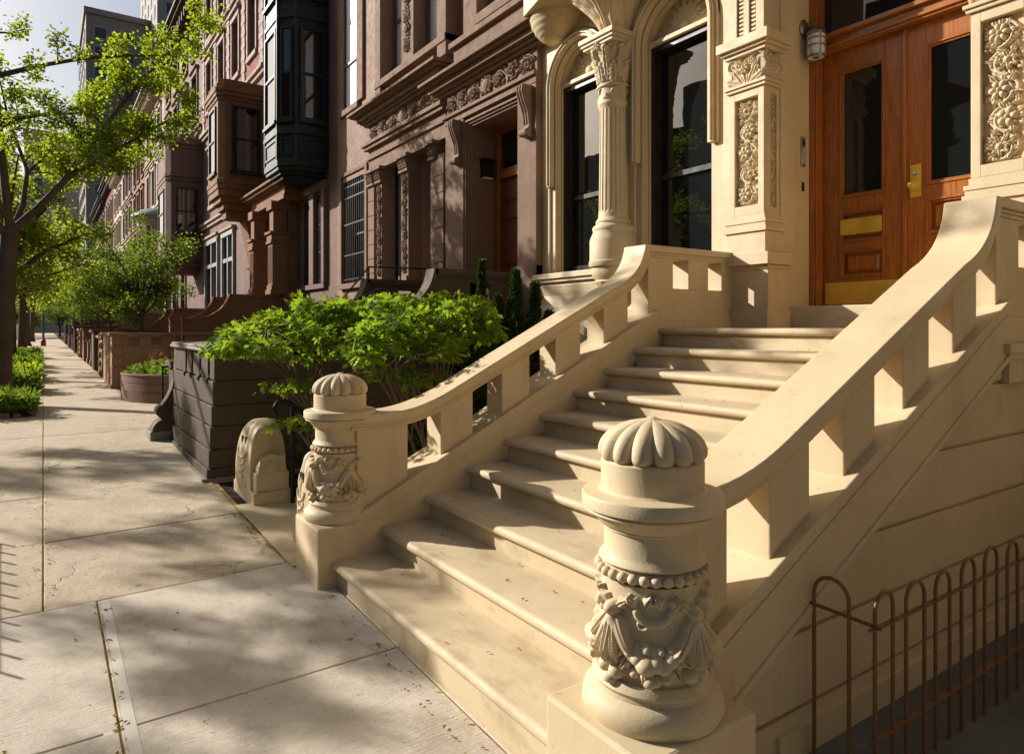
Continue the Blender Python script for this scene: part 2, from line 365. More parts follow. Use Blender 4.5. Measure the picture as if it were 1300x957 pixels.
class Tree:
    def __init__(s, seed): s.rng = np.random.default_rng(seed); s.mb = MB(); s.tw = []
    def limb(s, pts, r0, r1, seg=8):
        n = len(pts); s.mb.tube(pts, [r0+(r1-r0)*i/(n-1) for i in range(n)], seg); return pts
    def branch(s, pts, r, depth, every=.5, L=1.4, spread=.9, lift=.25, start=.15):
        """side branches along a polyline, ending in leaf-bearing twigs"""
        P = np.array(pts); seg = np.linalg.norm(np.diff(P, axis=0), axis=1); tot = seg.sum(); cum = np.concatenate([[0], np.cumsum(seg)])
        k = max(2, int(tot/every))
        for i in range(k):
            t = tot*(start+(1-start)*(i+s.rng.random())/k); j = min(len(seg)-1, int(np.searchsorted(cum, t)-1)); j = max(j, 0)
            p = P[j]+(P[j+1]-P[j])*(t-cum[j])/seg[j]; d = (P[j+1]-P[j])/seg[j]
            side = unit(1, s.rng)[0]; side -= d*side.dot(d); side /= np.linalg.norm(side)
            l = L*(.55+.7*s.rng.random())*(1-.45*t/tot); q = wander(p, d*(1-spread*.6)+side*spread+np.array([0,0,lift*.5]), l, 4, s.rng, .35, lift)
            rr = max(.004, r*(.30 if depth > 0 else .2)); s.mb.tube(q, [rr*(1-.7*m/4) for m in range(5)], 5 if depth else 4, cap=False)
            if depth > 0: s.branch(q, rr, depth-1, every*.62, L*.5, spread, lift*.6)
            else: s.tw.append(np.array(q))
        if depth == 0: s.tw.append(P[-3:] if len(P) > 3 else P)
    def tufts(s, per_m, spread, keep=None):
        C = []; D = []
        for q in s.tw:
            L = np.linalg.norm(np.diff(q, axis=0), axis=1).sum(); n = max(3, int(L*per_m)); t = s.rng.random(n)*(len(q)-1); j = np.minimum(t.astype(int), len(q)-2)
            p = q[j]+(q[j+1]-q[j])*(t-j)[:,None]; dd = s.rng.normal(size=(n,3)); C.append(p+dd*spread*.45); D.append(dd)
        C = np.concatenate(C); D = np.concatenate(D)
        if keep is not None: k = keep(C, s.rng); C, D = C[k], D[k]
        return C, D
    def build(s, root, leafmat_, per_m, spread, size, ratio=.8, barkmat='bark', keep=None, up=.5):
        part('trunk', s.mb, M[barkmat], root, smooth=60, recalc=False)
        C, D = s.tufts(per_m, spread, keep); n = len(C); D[:,2] *= .5; D[:,2] -= .15
        Nn = s.rng.normal(size=(n,3))*.8; Nn[:,2] += up
        sz = size*(.65+.7*s.rng.random(n)); leaves('crown', C, D, Nn, sz, sz*ratio, leafmat_, root); return n
# ------------------------------------------------------------------ camera, sun, sky
cam = bpy.data.cameras.new('camera'); cam.sensor_width = 36; cam.lens = 867*36/1300; cam.shift_y = -62/1300
cam.clip_start = .05; cam.clip_end = 2000
co = bpy.data.objects.new('camera', cam); COL.objects.link(co); co.location = (0,0,1.6); co.rotation_euler = (PI/2, 0, -math.radians(34.46)); SC.camera = co
SUN = Vector((-.72, 1.0, .585)).normalized()
sl = bpy.data.lights.new('sun', 'SUN'); sl.energy = 5.0; sl.angle = math.radians(.55); sl.color = (1.0, .97, .93)
so = bpy.data.objects.new('sun', sl); COL.objects.link(so); so.location = (-20, 28, 30); so.rotation_euler = (-SUN).to_track_quat('-Z', 'Y').to_euler()
w = bpy.data.worlds.new('World'); SC.world = w; w.use_nodes = True; nt = w.node_tree
sky = nt.nodes.new('ShaderNodeTexSky'); sky.sky_type = 'NISHITA'; sky.sun_disc = False
sky.sun_elevation = math.asin(SUN.z); sky.sun_rotation = math.atan2(SUN.x, SUN.y); sky.air_density = 1.0; sky.dust_density = 4.0; sky.ozone_density = 2.0
bg = nt.nodes['Background']; bg.inputs[1].default_value = .075; nt.links.new(sky.outputs[0], bg.inputs[0])
vs = SC.view_settings; vs.view_transform = 'Standard'; vs.look = 'None'; vs.exposure = .54; vs.gamma = 1; vs.use_curve_mapping = False
SC.cycles.max_bounces = 8; SC.cycles.transparent_max_bounces = 8; SC.cycles.use_denoising = True; SC.cycles.sample_clamp_indirect = 6

# ------------------------------------------------------------------ ground
def gz(x, y):
    z = float(np.interp(y, (-12, 0, 2.9, 4.2, 7.2, 9.5, 12, 31, 60, 120, 260), (-.25, -.12, -.045, .0, .10, .19, .21, .24, .38, .7, 1.2)))
    return z+.011*max(-1.4, min(x-1.4, 0))
def sheet(x0, x1, y0, y1, nx, ny, dz=0.0, zf=gz):
    xs = np.linspace(x0, x1, nx); ys = np.linspace(y0, y1, ny)
    return np.array([[(x, y, zf(x, y)+dz) for x in xs] for y in ys])
def slabmat():
    m, nt, b, _ = newmat('sidewalk_concrete'); vec = coords(nt)
    rnd = N(nt, 'ShaderNodeNewGeometry').outputs['Random Per Island']
    big = noise(nt, vec, .9, 6, .62); mid = noise(nt, vec, 6, 6, .65); fine = noise(nt, vec, 140, 3, .6); brush = noise(nt, vec, 9, 4, .6, (1, 14, 1))
    new = N(nt, 'ShaderNodeSeparateXYZ'); nt.links.new(vec, new.inputs[0]); isnew = math_(nt, 'LESS_THAN', new.outputs[1], 4.68)
    a = mix(nt, ramp(nt, big, .3, .7), (.50,.395,.26), (.64,.52,.36)); a = mix(nt, ramp(nt, mid, .4, .75, 0, .55), a, (.40,.32,.215))
    a = mix(nt, math_(nt, 'MULTIPLY', rnd, .35), a, (.46,.37,.26))
    c = mix(nt, ramp(nt, mid, .3, .75), (.64,.555,.43), (.56,.48,.37)); c = mix(nt, ramp(nt, brush, .45, .75, 0, .35), c, (.49,.43,.36))
    col = mix(nt, isnew, a, c); spot = noise(nt, vec, 55, 2, .5); col = mix(nt, ramp(nt, spot, .68, .76, 0, .6), col, (.17,.13,.09))
    pit = noise(nt, vec, 38, 5, .7); col = mix(nt, math_(nt, 'MULTIPLY', ramp(nt, pit, .52, .68, 0, .55), math_(nt, 'SUBTRACT', 1.0, math_(nt, 'MULTIPLY', isnew, .6))), col, (.24,.18,.115))
    rub = noise(nt, vec, 17, 6, .7); col = mix(nt, ramp(nt, rub, .58, .72, 0, .4), col, (.74,.64,.48))
    gm = N(nt, 'ShaderNodeTexVoronoi'); gm.inputs['Scale'].default_value = 2.3; nt.links.new(vec, gm.inputs['Vector']); gmn = math_(nt, 'ADD', gm.outputs['Distance'], math_(nt, 'MULTIPLY', mid, .03))
    col = mix(nt, ramp(nt, gmn, .052, .060, .75, 0), col, (.13,.115,.10))
    wet = noise(nt, vec, 2.6, 7, .7, (1,.5,1)); col = mix(nt, ramp(nt, wet, .5, .68, 0, .5), col, (.30,.235,.16))
    cr = N(nt, 'ShaderNodeTexVoronoi', feature='DISTANCE_TO_EDGE'); cr.inputs['Scale'].default_value = .55
    ad = N(nt, 'ShaderNodeVectorMath', operation='ADD'); nv = N(nt, 'ShaderNodeTexNoise'); nv.inputs['Scale'].default_value = 2.5; nv.inputs['Detail'].default_value = 5; nt.links.new(vec, nv.inputs['Vector'])
    nt.links.new(vec, ad.inputs[0]); nt.links.new(nv.outputs['Color'], ad.inputs[1]); nt.links.new(ad.outputs[0], cr.inputs['Vector'])
    crack = math_(nt, 'MULTIPLY', ramp(nt, cr.outputs['Distance'], .0, .006, 1, 0), math_(nt, 'SUBTRACT', 1.0, isnew))
    crack = math_(nt, 'MULTIPLY', crack, ramp(nt, big, .5, .6))
    col = mix(nt, math_(nt, 'MULTIPLY', crack, .7), col, (.10,.075,.05))
    nt.links.new(col, b.inputs['Base Color']); b.inputs['Roughness'].default_value = .85; b.inputs['Specular IOR Level'].default_value = .2
    h = math_(nt, 'ADD', math_(nt, 'ADD', math_(nt, 'MULTIPLY', fine, .5), mid), math_(nt, 'MULTIPLY', math_(nt, 'MULTIPLY', brush, isnew), .8))
    bump(nt, b, math_(nt, 'SUBTRACT', math_(nt, 'ADD', h, math_(nt, 'MULTIPLY', pit, math_(nt, 'SUBTRACT', 1.0, math_(nt, 'MULTIPLY', isnew, .85)))), math_(nt, 'MULTIPLY', crack, 2)), .6, .008); return m
M['walk'] = slabmat()
M['joint'] = plain('pollen_filled_joint', (.40,.26,.07), .95, 0, .6, 150, .55)
M['asphalt'] = stone('asphalt', (.055,.052,.05), .2, .9, .6, 200, (.6,.6,.6), .3, False)
M['curb'] = stone('curb_stone', (.34,.30,.25), .15, .85, .4, 60)
g = MB().grid(np.array([[(x, y, -1.2) for x in (-900, 900)] for y in (-900, 1500)])); struct(part('ground', g, M['soil'], recalc=False))
bd_ = MB(); bd_.grid(sheet(-2.2, 1.40, -9, 140, 6, 120, -.008)); bd_.grid(sheet(1.40, 6.2, -9, 4.70, 6, 14, -.008)); struct(part('sidewalk_bed', bd_, M['joint'], smooth=30, recalc=False))
sb = MB(); R = random.Random(3)
def slab(x0, x1, y0, y1):
    e = .004; gp = .0045; x0 += gp; x1 -= gp; y0 += gp; y1 -= gp
    ny = max(2, int((y1-y0)/.35)+1); t = R.uniform(-.002, .002); a = sheet(x0+e, x1-e, y0+e, y1-e, 5, ny, t)
    n0 = len(sb.v); sb.grid(a)
    nu, nv = 5, ny; ring = [i for i in range(nu)]+[j*nu+nu-1 for j in range(1,nv)]+[(nv-1)*nu+i for i in range(nu-2,-1,-1)]+[j*nu for j in range(nv-2,0,-1)]
    cx, cy = (x0+x1)/2, (y0+y1)/2; low = []
    for k in ring:
        p = sb.v[n0+k]; low.append((p[0]+math.copysign(e, p[0]-cx)*(abs(abs(p[0]-cx)-(x1-x0)/2+e) < 1e-4), p[1]+math.copysign(e, p[1]-cy)*(abs(abs(p[1]-cy)-(y1-y0)/2+e) < 1e-4), p[2]-.007))
    m = len(sb.v); sb.v += low
    for k in range(len(ring)):
        k2 = (k+1) % len(ring); sb.f.append((n0+ring[k2], n0+ring[k], m+k, m+k2))
ys_new = (-9, -6.5, -4.2, -1.9, .3, 1.75, 3.22, 4.68)
for a, c in zip(ys_new, ys_new[1:]):
    for x0, x1 in ((-2.15,-1.1),(-1.1,.26),(.26,1.5),(1.5,3.6),(3.6,6.1)): slab(x0, x1, a, c)
ys_old = [4.68, 6.0, 7.4, 9.1, 10.8, 12.4]
while ys_old[-1] < 138: ys_old.append(ys_old[-1]+1.55)
for a, c in zip(ys_old, ys_old[1:]):
    for x0, x1 in ((-2.15,-1.05),(-1.05,0.0),(0.0,1.36))+(((1.36,2.6),) if 9 < a < 17 else ()): slab(x0, x1, a, c)
struct(part('sidewalk', sb, M['walk'], smooth=30, recalc=False))
# paler tooled borders either side of the new joint are modelled as shallow strips
tb = MB()
for x in (.20, .275): tb.grid(sheet(x, x+.045, -2, 4.66, 2, 12, .0012))
struct(part('sidewalk_joint_border', tb, plain('smooth_trowelled_edge', (.66,.59,.48), .7, 0, .2, 120, .08), recalc=False))
road = lambda x, y: gz(-2.2, y)-.16
struct(part('road', MB().grid(sheet(-11.2, -2.32, -12, 160, 6, 60, 0, road)), M['asphalt'], smooth=30, recalc=False))
cb = MB()
for y in np.arange(-9, 138, 2.4):
    z = gz(-2.2, y+1.2); cb.box(-2.34, -2.16, y+.005, y+2.395, z-.5, z+.004)
struct(part('kerb', cb, M['curb'], bevel=.015))
fs = MB(); fs.grid(sheet(-15.2, -11.0, -12, 160, 4, 60, -.01)); struct(part('far_sidewalk', fs, M['walk'], smooth=30, recalc=False))
# earth of the front areas between the sidewalk and the house fronts
struct(part('front_garden_earth', MB().grid(sheet(1.34, 6.0, 4.5, 140, 4, 90, -.02)), M['soil'], smooth=30, recalc=False))

# ------------------------------------------------------------------ the cream stoop
def bez(p0, p1, p2, n=8): return [((1-t)**2*p0[0]+2*t*(1-t)*p1[0]+t*t*p2[0], (1-t)**2*p0[1]+2*t*(1-t)*p1[1]+t*t*p2[1]) for t in [i/n for i in range(n+1)]]
def offset(path, d):      # offset an xz path to its lower side
    out = []
    for i, p in enumerate(path):
        a = path[max(i-1,0)]; c = path[min(i+1,len(path)-1)]; q = []
        for s_, e_ in ((a,p),(p,c)):
            L = math.hypot(e_[0]-s_[0], e_[1]-s_[1])
            if L > 1e-6: q.append(((e_[1]-s_[1])/L, -(e_[0]-s_[0])/L))
        nx = sum(t[0] for t in q); nz = sum(t[1] for t in q); l = math.hypot(nx, nz); nx /= l; nz /= l
        cs = max(.45, nx*q[0][0]+nz*q[0][1]); out.append((p[0]+nx*d/cs, p[1]+nz*d/cs))
    return out
RISE, RUN, X1 = .16, .3227, 1.467
nose = lambda x: .16+.4958*(x-X1)
stoop = thing('stoop', 'cream stone stoop with ten steps, thick sloping balustrades and domed newels', 'stoop', (3.2, 3.0, 0))
for k in range(10):
    x = X1+RUN*k; z = RISE*(k+1); xe = x+RUN+.06 if k < 9 else 5.74
    b = MB(); r = .0275
    prof = [(xe, z), (x+r, z)]+[(x+r-r*math.sin(a), z-r+r*math.cos(a)) for a in [PI*i/8 for i in range(1,8)]]+[(x+r, z-2*r), (x+.05, z-2*r), (x+.05, z-2*r-.012), (xe, z-2*r-.012)]
    y0, y1 = (1.84, 4.13)
    b.prism_y(prof, y0, y1)
    b.box(x+.045, xe-.02, y0+.002, y1-.002, z-.18 if k else -.3, z-2*r-.010)
    part('step', b, M['cream_step'], stoop, smooth=40, label='landing slab at the door' if k == 9 else None)
b = MB(); b.box(5.73, 6.5, 2.12, 3.83, 1.5, 1.80); part('step', b, M['cream_step'], stoop, bevel=.012, label='grey door sill step')
capT = [(1.62,1.045),(1.80,1.045)]+bez((1.86,1.045),(2.09,1.045),(2.36,1.476+.4958*(2.36-2.955)),7)
for x in (2.7,3.1,3.5): capT.append((x, 1.476+.4958*(x-2.955)))
capT += bez((3.86,1.476+.4958*(3.86-2.955)),(4.20,2.05),(4.235,2.315),10)
capF = [(4.235,2.315),(4.6,2.315),(5.0,2.315),(5.42,2.315)]
openings = [(2.02,2.27),(2.53,2.78),(3.03,3.28),(3.53,3.78),(4.05,4.29)]; flatop = [(4.60,4.80),(5.07,5.26)]
sill = lambda x: nose(x)+.165
def balustrade(yi0, yi1, inner):     # yi0..yi1 cap extent; inner: y side facing the steps
    sgn = 1 if inner == yi0 else -1   # +1: left rail (inner face is low y)
    bal = MB(); w0, w1 = yi0+.03, yi1-.03
    low1 = offset(capT, .10); xs = np.array([p[0] for p in low1]); zs = np.array([p[1] for p in low1])
    def under(x):
        i = int(np.argmax(xs >= x)) if x <= xs.max() else len(xs)-1
        return float(np.interp(x, np.maximum.accumulate(xs), zs)) if x < 4.30 else 2.215
    solids = []; e = 1.66
    for a, c in openings: solids.append((e, a)); e = c
    solids.append((e, 4.60)); o = None
    for a, c in solids:
        X = np.linspace(a, c, 6 if c-a < .6 else 9); bal = MB()
        bal.ribbon([(x, under(x)+.02) for x in X], [(x, min(sill(x)-.03, 1.72)) for x in X], w0, w1)
        if o is None: o = part('balustrade', bal, M['cream'], stoop, bevel=.006)
        else: part('baluster', bal, M['cream'], o, bevel=.006)
    fb = MB()
    for a, c in ((4.599,4.60),(4.80,5.07),(5.26,5.42)):
        if c-a > .01: fb.box(a, c, w0, w1, 1.95, 2.23)
    fb.box(4.30, 5.42, w0+.0015, w1-.0015, 1.40, 1.95); fb.box(4.33, 5.42, w0-.015, w1+.015, 1.66, 1.725); fb.box(4.33, 5.42, w0-.03, w1+.03, 1.40, 1.66)
    part('landing_parapet', fb, M['cream'], o, bevel=.005)
    cp = MB()
    cp.ribbon(capT, offset(capT, .062), yi0, yi1); cp.ribbon(offset(capT, .058), offset(capT, .082), yi0+.012, yi1-.012); cp.ribbon(offset(capT, .080), offset(capT, .104), yi0+.020, yi1-.020)
    cp.box(4.236, 5.42, yi0+.001, yi1-.001, 2.255, 2.3145); cp.box(4.30, 5.42, yi0+.012, yi1-.012, 2.233, 2.256); cp.box(4.315, 5.42, yi0+.02, yi1-.02, 2.21, 2.236)
    part('handrail', cp, M['cream'], o, bevel=.008, smooth=35)
    # stringer below the openings: sloping sill band, then the recessed grooved side wall
    st = MB(); s0, s1 = (4.126, 4.46) if sgn > 0 else (1.545, 1.85)
    X = np.linspace(1.63, 4.36, 17); top = [(x, sill(x)) for x in X]
    st.ribbon(top, [(x, z-.05) for x, z in top], s0-.012*(sgn < 0), s1+.012*(sgn > 0))
    st.ribbon([(x, z-.045) for x, z in top], [(x, z-.315) for x, z in top], s0, s1)
    st.ribbon([(x, z-.075) for x, z in top], [(x, z-.095) for x, z in top], s0-.008, s1+.008)
    ye = s0 if sgn < 0 else s1; st.ribbon([(x, z-.300) for x, z in top], [(x, z-.332) for x, z in top], ye-.014, ye+.014)
    part('stringer', st, M['cream'], o, bevel=.006)
    sw = MB(); f0, f1 = (s0+.01, s1-.03) if sgn > 0 else (s0+.03, s1-.01)
    Xb = np.linspace(1.55, 5.5, 24)
    zt = lambda x: min(sill(x)-.30, 1.47)
    for z0, z1 in ((-.3,.10),(.120,.400),(.420,.698),(.718,.995),(1.015,1.295),(1.315,1.47)):
        XX = [x for x in Xb if zt(x) > z0+.005]
        if len(XX) < 2: continue
        sw.ribbon([(x, min(zt(x), z1)) for x in XX], [(x, z0) for x in XX], f0, f1)
    sw.ribbon([(x, zt(x)) for x in Xb], [(x, -.3) for x in Xb], f0+.018, f1-.018)
    if sgn < 0:
        sw.box(2.3, 5.5, f0-.018, f0+.05, -.3, .045)
        sw.box(4.36, 5.5, s0-.004, s1, 1.30, 1.47); sw.box(4.30, 5.5, s0-.03, s1-.02, 1.465, 1.515); sw.box(4.33, 5.5, s0-.015, s1-.02, 1.43, 1.466)
    part('side_wall', sw, M['cream'], o)
    return o
balL = balustrade(4.15, 4.42, 4.15); balR = balustrade(1.55, 1.82, 1.82)
def newel(cx, cy, plinth):
    nw = MB(); nw.box(*plinth, -.35, .363); o = part('newel_post', nw, M['cream'], stoop, bevel=.012)
    c = (cx, cy, 0)
    q = MB(); q.lathe([(0,.36),(.222,.363),(.232,.385),(.226,.42),(.205,.442),(.192,.448),(.190,.462),(.198,.475),(.190,.492),(.184,.50),(.12,.503)], c, 64); part('turned_base', q, M['cream'], o, smooth=38)
    q = MB(); q.lathe([(.14,.843),(.168,.845),(.176,.853),(.165,.868),(.158,.88),(.158,.950),(.166,.955),(.166,.962),(.174,.966),(.182,.978),(.198,.994),(.200,1.000),(.214,1.003),(.221,1.009),(.219,1.015),(.208,1.017),(.208,1.020),(.227,1.0205),(.231,1.024),(.231,1.060),(.228,1.065),(.215,1.0675),(.178,1.071),(.170,1.078),(.168,1.09),(.168,1.166),(.162,1.172),(0,1.172)], c, 72)
    part('turned_cap', q, M['cream'], o, smooth=32)
    nl = 14
    def lob(r, z, a): return r*(1-.17*(1-abs(math.sin(nl*(a+.12)/2))**.6)*min(1, r/.04))
    d = MB(); d.lathe([(.155,1.170),(.170,1.174),(.177,1.186),(.178,1.196)]+[(.178*math.cos(t)**.92, 1.196+.104*math.sin(t)) for t in [PI/2*i/14 for i in range(1,14)]]+[(.012,1.3075),(0,1.308)], c, 168, lob)
    part('gadrooned_dome', d, M['cream_carve'], o, smooth=50)
    bd = MB()
    for k in range(30):
        a = 2*PI*k/30; bd.ball((cx+.172*math.cos(a), cy+.172*math.sin(a), .822), .0185, 10, 7, (1,1,.9))
    bd.lathe([(.15,.80),(.166,.806),(.166,.838),(.15,.845)], c, 64); part('bead_ring', bd, M['cream_carve'], o, smooth=60)
    Rl = Relief(2*PI*.17, .325, 560, 170); W = Rl.w; n = 4; pk = W/n; R5 = random.Random(int(cx*100))
    for k in range(-1, n+1):
        u = pk*k
        Rl.ball(u, .245, .026, 1.25); Rl.line([(u,.245),(u,.2451)], .024, 1.5)                 # boss that carries the swag
        for s_ in (-1, 1):                                                       # cloth folds hanging from it
            Rl.leaf(u, .235, -PI/2+s_*.24, .15, .020, .046, 1); Rl.leaf(u+s_*.01, .235, -PI/2+s_*.55, .13, .020, .040, 1); Rl.leaf(u+s_*.012, .25, PI/2-s_*.9, .06, .016, .024, 2)
        Rl.leaf(u, .238, -PI/2, .16, .022, .052, 1)
        Rl.ball(u-.022, .062, .026, 1.2); Rl.ball(u+.022, .058, .026, 1.2); Rl.ball(u, .030, .026, 1.2); Rl.ball(u+.004, .088, .022, 1.3)    # fruit tassel
        y_ = lambda t: .215-.118*(1-(2*t-1)**2)
        Rl.line([(u+pk*t, y_(t)) for t in [i/14 for i in range(15)]], .024, 1.15)
        for i, t in enumerate((.16,.25,.34,.43,.52,.60,.68,.77,.85)):              # fruit along the swag
            x = u+pk*t; y = y_(t); r_ = (.018,.022,.026,.034,.030,.028,.026,.022,.018)[i]
            Rl.ball(x, y+R5.uniform(-.008,.008), r_, 1.35); Rl.ball(x+R5.uniform(-.01,.01), y-r_-.012, r_*.72, 1.5); Rl.ball(x+R5.uniform(-.01,.01), y+r_+.006, r_*.55, 1.4); Rl.leaf(x, y, R5.uniform(-2.6,-.5), .06, .016, .036, 2)
        # crescent, ribbon ends and sprays over the swag
        Rl.line([(u+pk*.5+.052*math.cos(a), .258+.040*math.sin(a)) for a in [PI*1.05+PI*.9*i/10 for i in range(11)]], .013, 1.3)
        for s_ in (-1, 1): Rl.leaf(u+pk*.5+s_*.055, .262, PI/2-s_*.5, .045, .018, .026, 2); Rl.leaf(u+pk*.5+s_*.025, .262, PI/2+s_*.4, .05, .015, .022, 2); Rl.scroll(u+pk*.5+s_*.035, .215, .022, 0, .8, .008, 1.2, s_)
    e = np.minimum(Rl.v, Rl.h-Rl.v); Rl.H *= np.clip(e/.02, 0, 1)
    Rl.H *= 1.25
    rl = MB().grid(Rl.on_cyl((cx, cy, 0), lambda v: .164+.010*(1-v/.325)**2, .474, 0, 2*PI)); part('carved_garland', rl, M['cream_carve'], o, smooth=80, recalc=False)
newel(1.612, 4.35, (1.386, 1.90, 4.12, 4.58)); newel(1.66, 1.60, (1.40, 1.90, 1.37, 1.84))
# ------------------------------------------------------------------ shared facade pieces
def ribx(mb, outer, inner, x0, x1):         # band between two yz paths, thick in x
    n = len(outer); V = []; F = []
    for a, b in zip(outer, inner): V += [(x0,a[0],a[1]),(x0,b[0],b[1]),(x1,b[0],b[1]),(x1,a[0],a[1])]
    for i in range(n-1):
        p = 4*i; q = p+4
        F += [(p,q,q+1,p+1),(p+1,q+1,q+2,p+2),(p+2,q+2,q+3,p+3),(p+3,q+3,q,p)]
    F += [(0,1,2,3),(4*n-1,4*n-2,4*n-3,4*n-4)]; return mb.add(V, F)
def archpath(yc, zs, r, zb, n=20): return [(yc-r, zb)]+[(yc-r*math.cos(PI*i/n), zs+r*math.sin(PI*i/n)) for i in range(n+1)]+[(yc+r, zb)]
def arch(mb, yc, zs, r0, r1, zb, x0, x1): return ribx(mb, archpath(yc, zs, r1, zb), archpath(yc, zs, r0, zb), x0, x1)
def win(root, X, y0, y1, z0, z1, gl='glass', fr='sashdark', mid=True, bars=0, fw=.055, sill=None, label=None, deep=.05):
    """a sash window whose glass lies near X: frame part with a pane as sub-part"""
    f = MB(); f.box(X-deep, X+.05, y0, y0+fw, z0, z1); f.box(X-deep, X+.05, y1-fw, y1, z0, z1)
    f.box(X-deep+.002, X+.05, y0+fw-.001, y1-fw+.001, z1-fw, z1-.0005); f.box(X-.05, X+.05, y0+fw-.001, y1-fw+.001, z0+.0005, z0+fw*1.2)
    zm = (z0+z1)/2 if mid is True else mid
    if mid: f.box(X-.035, X+.045, y0+fw-.002, y1-fw+.002, zm-.028, zm+.028)
    for k in range(bars):
        y = y0+(y1-y0)*(k+1)/(bars+1); f.box(X-.02, X+.02, y-.015, y+.015, z0+fw, z1-fw)
    if sill: f.box(X-sill, X+.04, y0-.06, y1+.06, z0-.09, z0-.002)
    o = part('window', f, M[fr], root, label=label)
    p = MB().add([(X,y0+fw*.5,z0+fw*.5),(X,y1-fw*.5,z0+fw*.5),(X,y1-fw*.5,z1-fw*.5),(X,y0+fw*.5,z1-fw*.5)], [(0,3,2,1)])
    part('pane', p, M[gl], o, recalc=False); return o
def cornice(mb, X, y0, y1, z, steps):       # stacked mouldings: (projection, height), from z upward
    for pr, h in steps:
        mb.box(X-pr, X+.02, y0-pr*.9, y1+pr*.9, z, z+h-.0015); z += h
    return z
def panel(o, U, V, W, w, h, nu, nv, fn):
    r = Relief(w, h, nu, nv); fn(r); r.trim(.006); return MB().grid(r.on_plane(o, U, V, W))

# ------------------------------------------------------------------ the cream house
house = thing('row_house', 'cream painted row house with arched windows, carved pilasters and mahogany double doors', 'house', (6.0, 3.0, 0))
w_ = MB(); XW = 5.55
c1, c2 = 6.63, 5.045           # arch centres
ops = [(c1-.62, c1+.62, 2.31, 5.36), (c2-.62, c2+.62, 2.31, 5.36)]
up = [(5.2,5.75,6.4,8.6),(6.1,6.6,6.4,8.6),(4.6,5.5,9.6,11.3),(6.1,7.0,9.6,11.3)]
w_.wall(XW, 4.20, 7.36, -.4, 13.2, ops+up, .30, 9.0)
for yc in (c1, c2):            # spandrels that turn the square openings into arches
    n = 20; out_ = []
    for i in range(n+1):
        a = PI*i/n; t = 1/max(abs(math.cos(a)), math.sin(a)); out_.append((yc-.62*t*math.cos(a) if abs(math.cos(a)) >= math.sin(a) else yc-.62*math.cos(a)/math.sin(a), 4.74+min(.62, .62*t*math.sin(a))))
    ribx(w_, out_, [(yc-.58*math.cos(PI*i/n), 4.74+.58*math.sin(PI*i/n)) for i in range(n+1)], XW, XW+.28)
    arch(w_, yc, 4.74, .578, .622, 2.31, XW+.0, XW+.29)
w_.wall(XW+.005, .2, 1.80, -.4, 13.2, [], .3, 9.0); w_.wall(XW+.005, -1.3, .2, -.4, 13.2, [(-.9,0,2.4,4.8),(-.9,0,6.4,8.6),(-.9,0,9.6,11.3)], .3, 9.0)
w_.wall(XW+.01, 1.80, 4.20, 5.32, 13.2, [(2.4,3.5,6.4,8.6),(2.4,3.5,9.6,11.3)], .3, 9.0)
w_.box(5.62, 6.6, 3.80, 4.19, -.4, 5.33); w_.box(5.62, 6.6, 1.80, 2.15, -.4, 5.33); w_.box(5.60, 6.6, 2.14, 3.81, 5.20, 5.335)
w_.box(6.31, 6.6, 2.1, 3.85, 1.5, 5.3)
part('wall', w_, M['cream'], house, bevel=.004)
ar = MB()
for yc in (c1, c2):
    arch(ar, yc, 4.74, .50, .565, 3.46, XW-.055, XW+.02); arch(ar, yc, 4.74, .535, .553, 3.48, XW-.075, XW)
    arch(ar, yc, 4.74, .565, .60, 3.46, XW-.03, XW+.02)
    arch(ar, yc, 4.74, .485, .579, 2.33, XW+.03, XW+.27); arch(ar, yc, 4.74, .455, .487, 2.33, XW+.12, XW+.27)
part('arch_moulding', ar, M['cream'], house, bevel=.004, smooth=30)
for yc in (c1, c2):
    n = 40; rel = Relief(.94, .50, 110, 60)
    def fan(r):
        cx = .47; r.ball(cx, .09, .075, .6)
        for i in range(9):
            a = PI*(.06+.88*i/8); L = (.34 if i % 2 == 0 else .27); r.leaf(cx+.03*math.cos(a), .08+.03*math.sin(a), a, L, .042, .05, 4)
            r.ball(cx+(L+.02)*math.cos(a), .07+(L+.02)*math.sin(a), .024, .9)
        for s_ in (-1, 1): r.scroll(cx+s_*.24, .10, .085, PI/2, .9, .018, 1, s_); r.leaf(cx+s_*.08, .05, PI/2-s_*1.5, .36, .05, .045, 5)
    fan(rel)
    P = rel.on_plane((XW+.21, yc-.47, 4.80), (0,1,0), (0,0,1), (-1,0,0)); keepm = (((rel.u-.47)**2+(rel.v+.06)**2) < .475**2)
    rel.H *= keepm; P = rel.on_plane((XW+.21, yc-.47, 4.80), (0,1,0), (0,0,1), (-1,0,0))
    part('carved_tympanum', MB().grid(P), M['cream_carve'], house, smooth=80, recalc=False)
    hb = MB(); hb.box(XW+.10, XW+.30, yc-.458, yc+.458, 4.765, 4.815); part('window_head', hb, M['cream'], house, bevel=.004)
    win(house, XW+.25, yc-.46, yc+.46, 2.33, 4.765, fw=.065, mid=3.30, deep=.11)
sc_ = MB(); z = 2.30
for X0, y0, y1 in ((XW, 4.22, 7.38),):
    sc_.box(X0-.16, X0+.1, y0, y1, 2.235, 2.305); sc_.box(X0-.13, X0+.1, y0, y1, 2.19, 2.236); sc_.box(X0-.09, X0+.1, y0, y1, 2.13, 2.191)
    sc_.prism_y([(X0+.05,2.13),(X0-.085,2.131),(X0-.06,2.02),(X0-.07,1.9),(X0-.12,1.82),(X0+.05,1.82)], y0, y1); sc_.box(X0-.15, X0+.1, y0, y1, 1.74, 1.821); sc_.box(X0-.10, X0+.1, y0, y1, .9, 1.741)
    sc_.box(X0-.14, X0+.1, y0, y1, -.3, .9)
part('sill_course', sc_, M['cream'], house, bevel=.006)
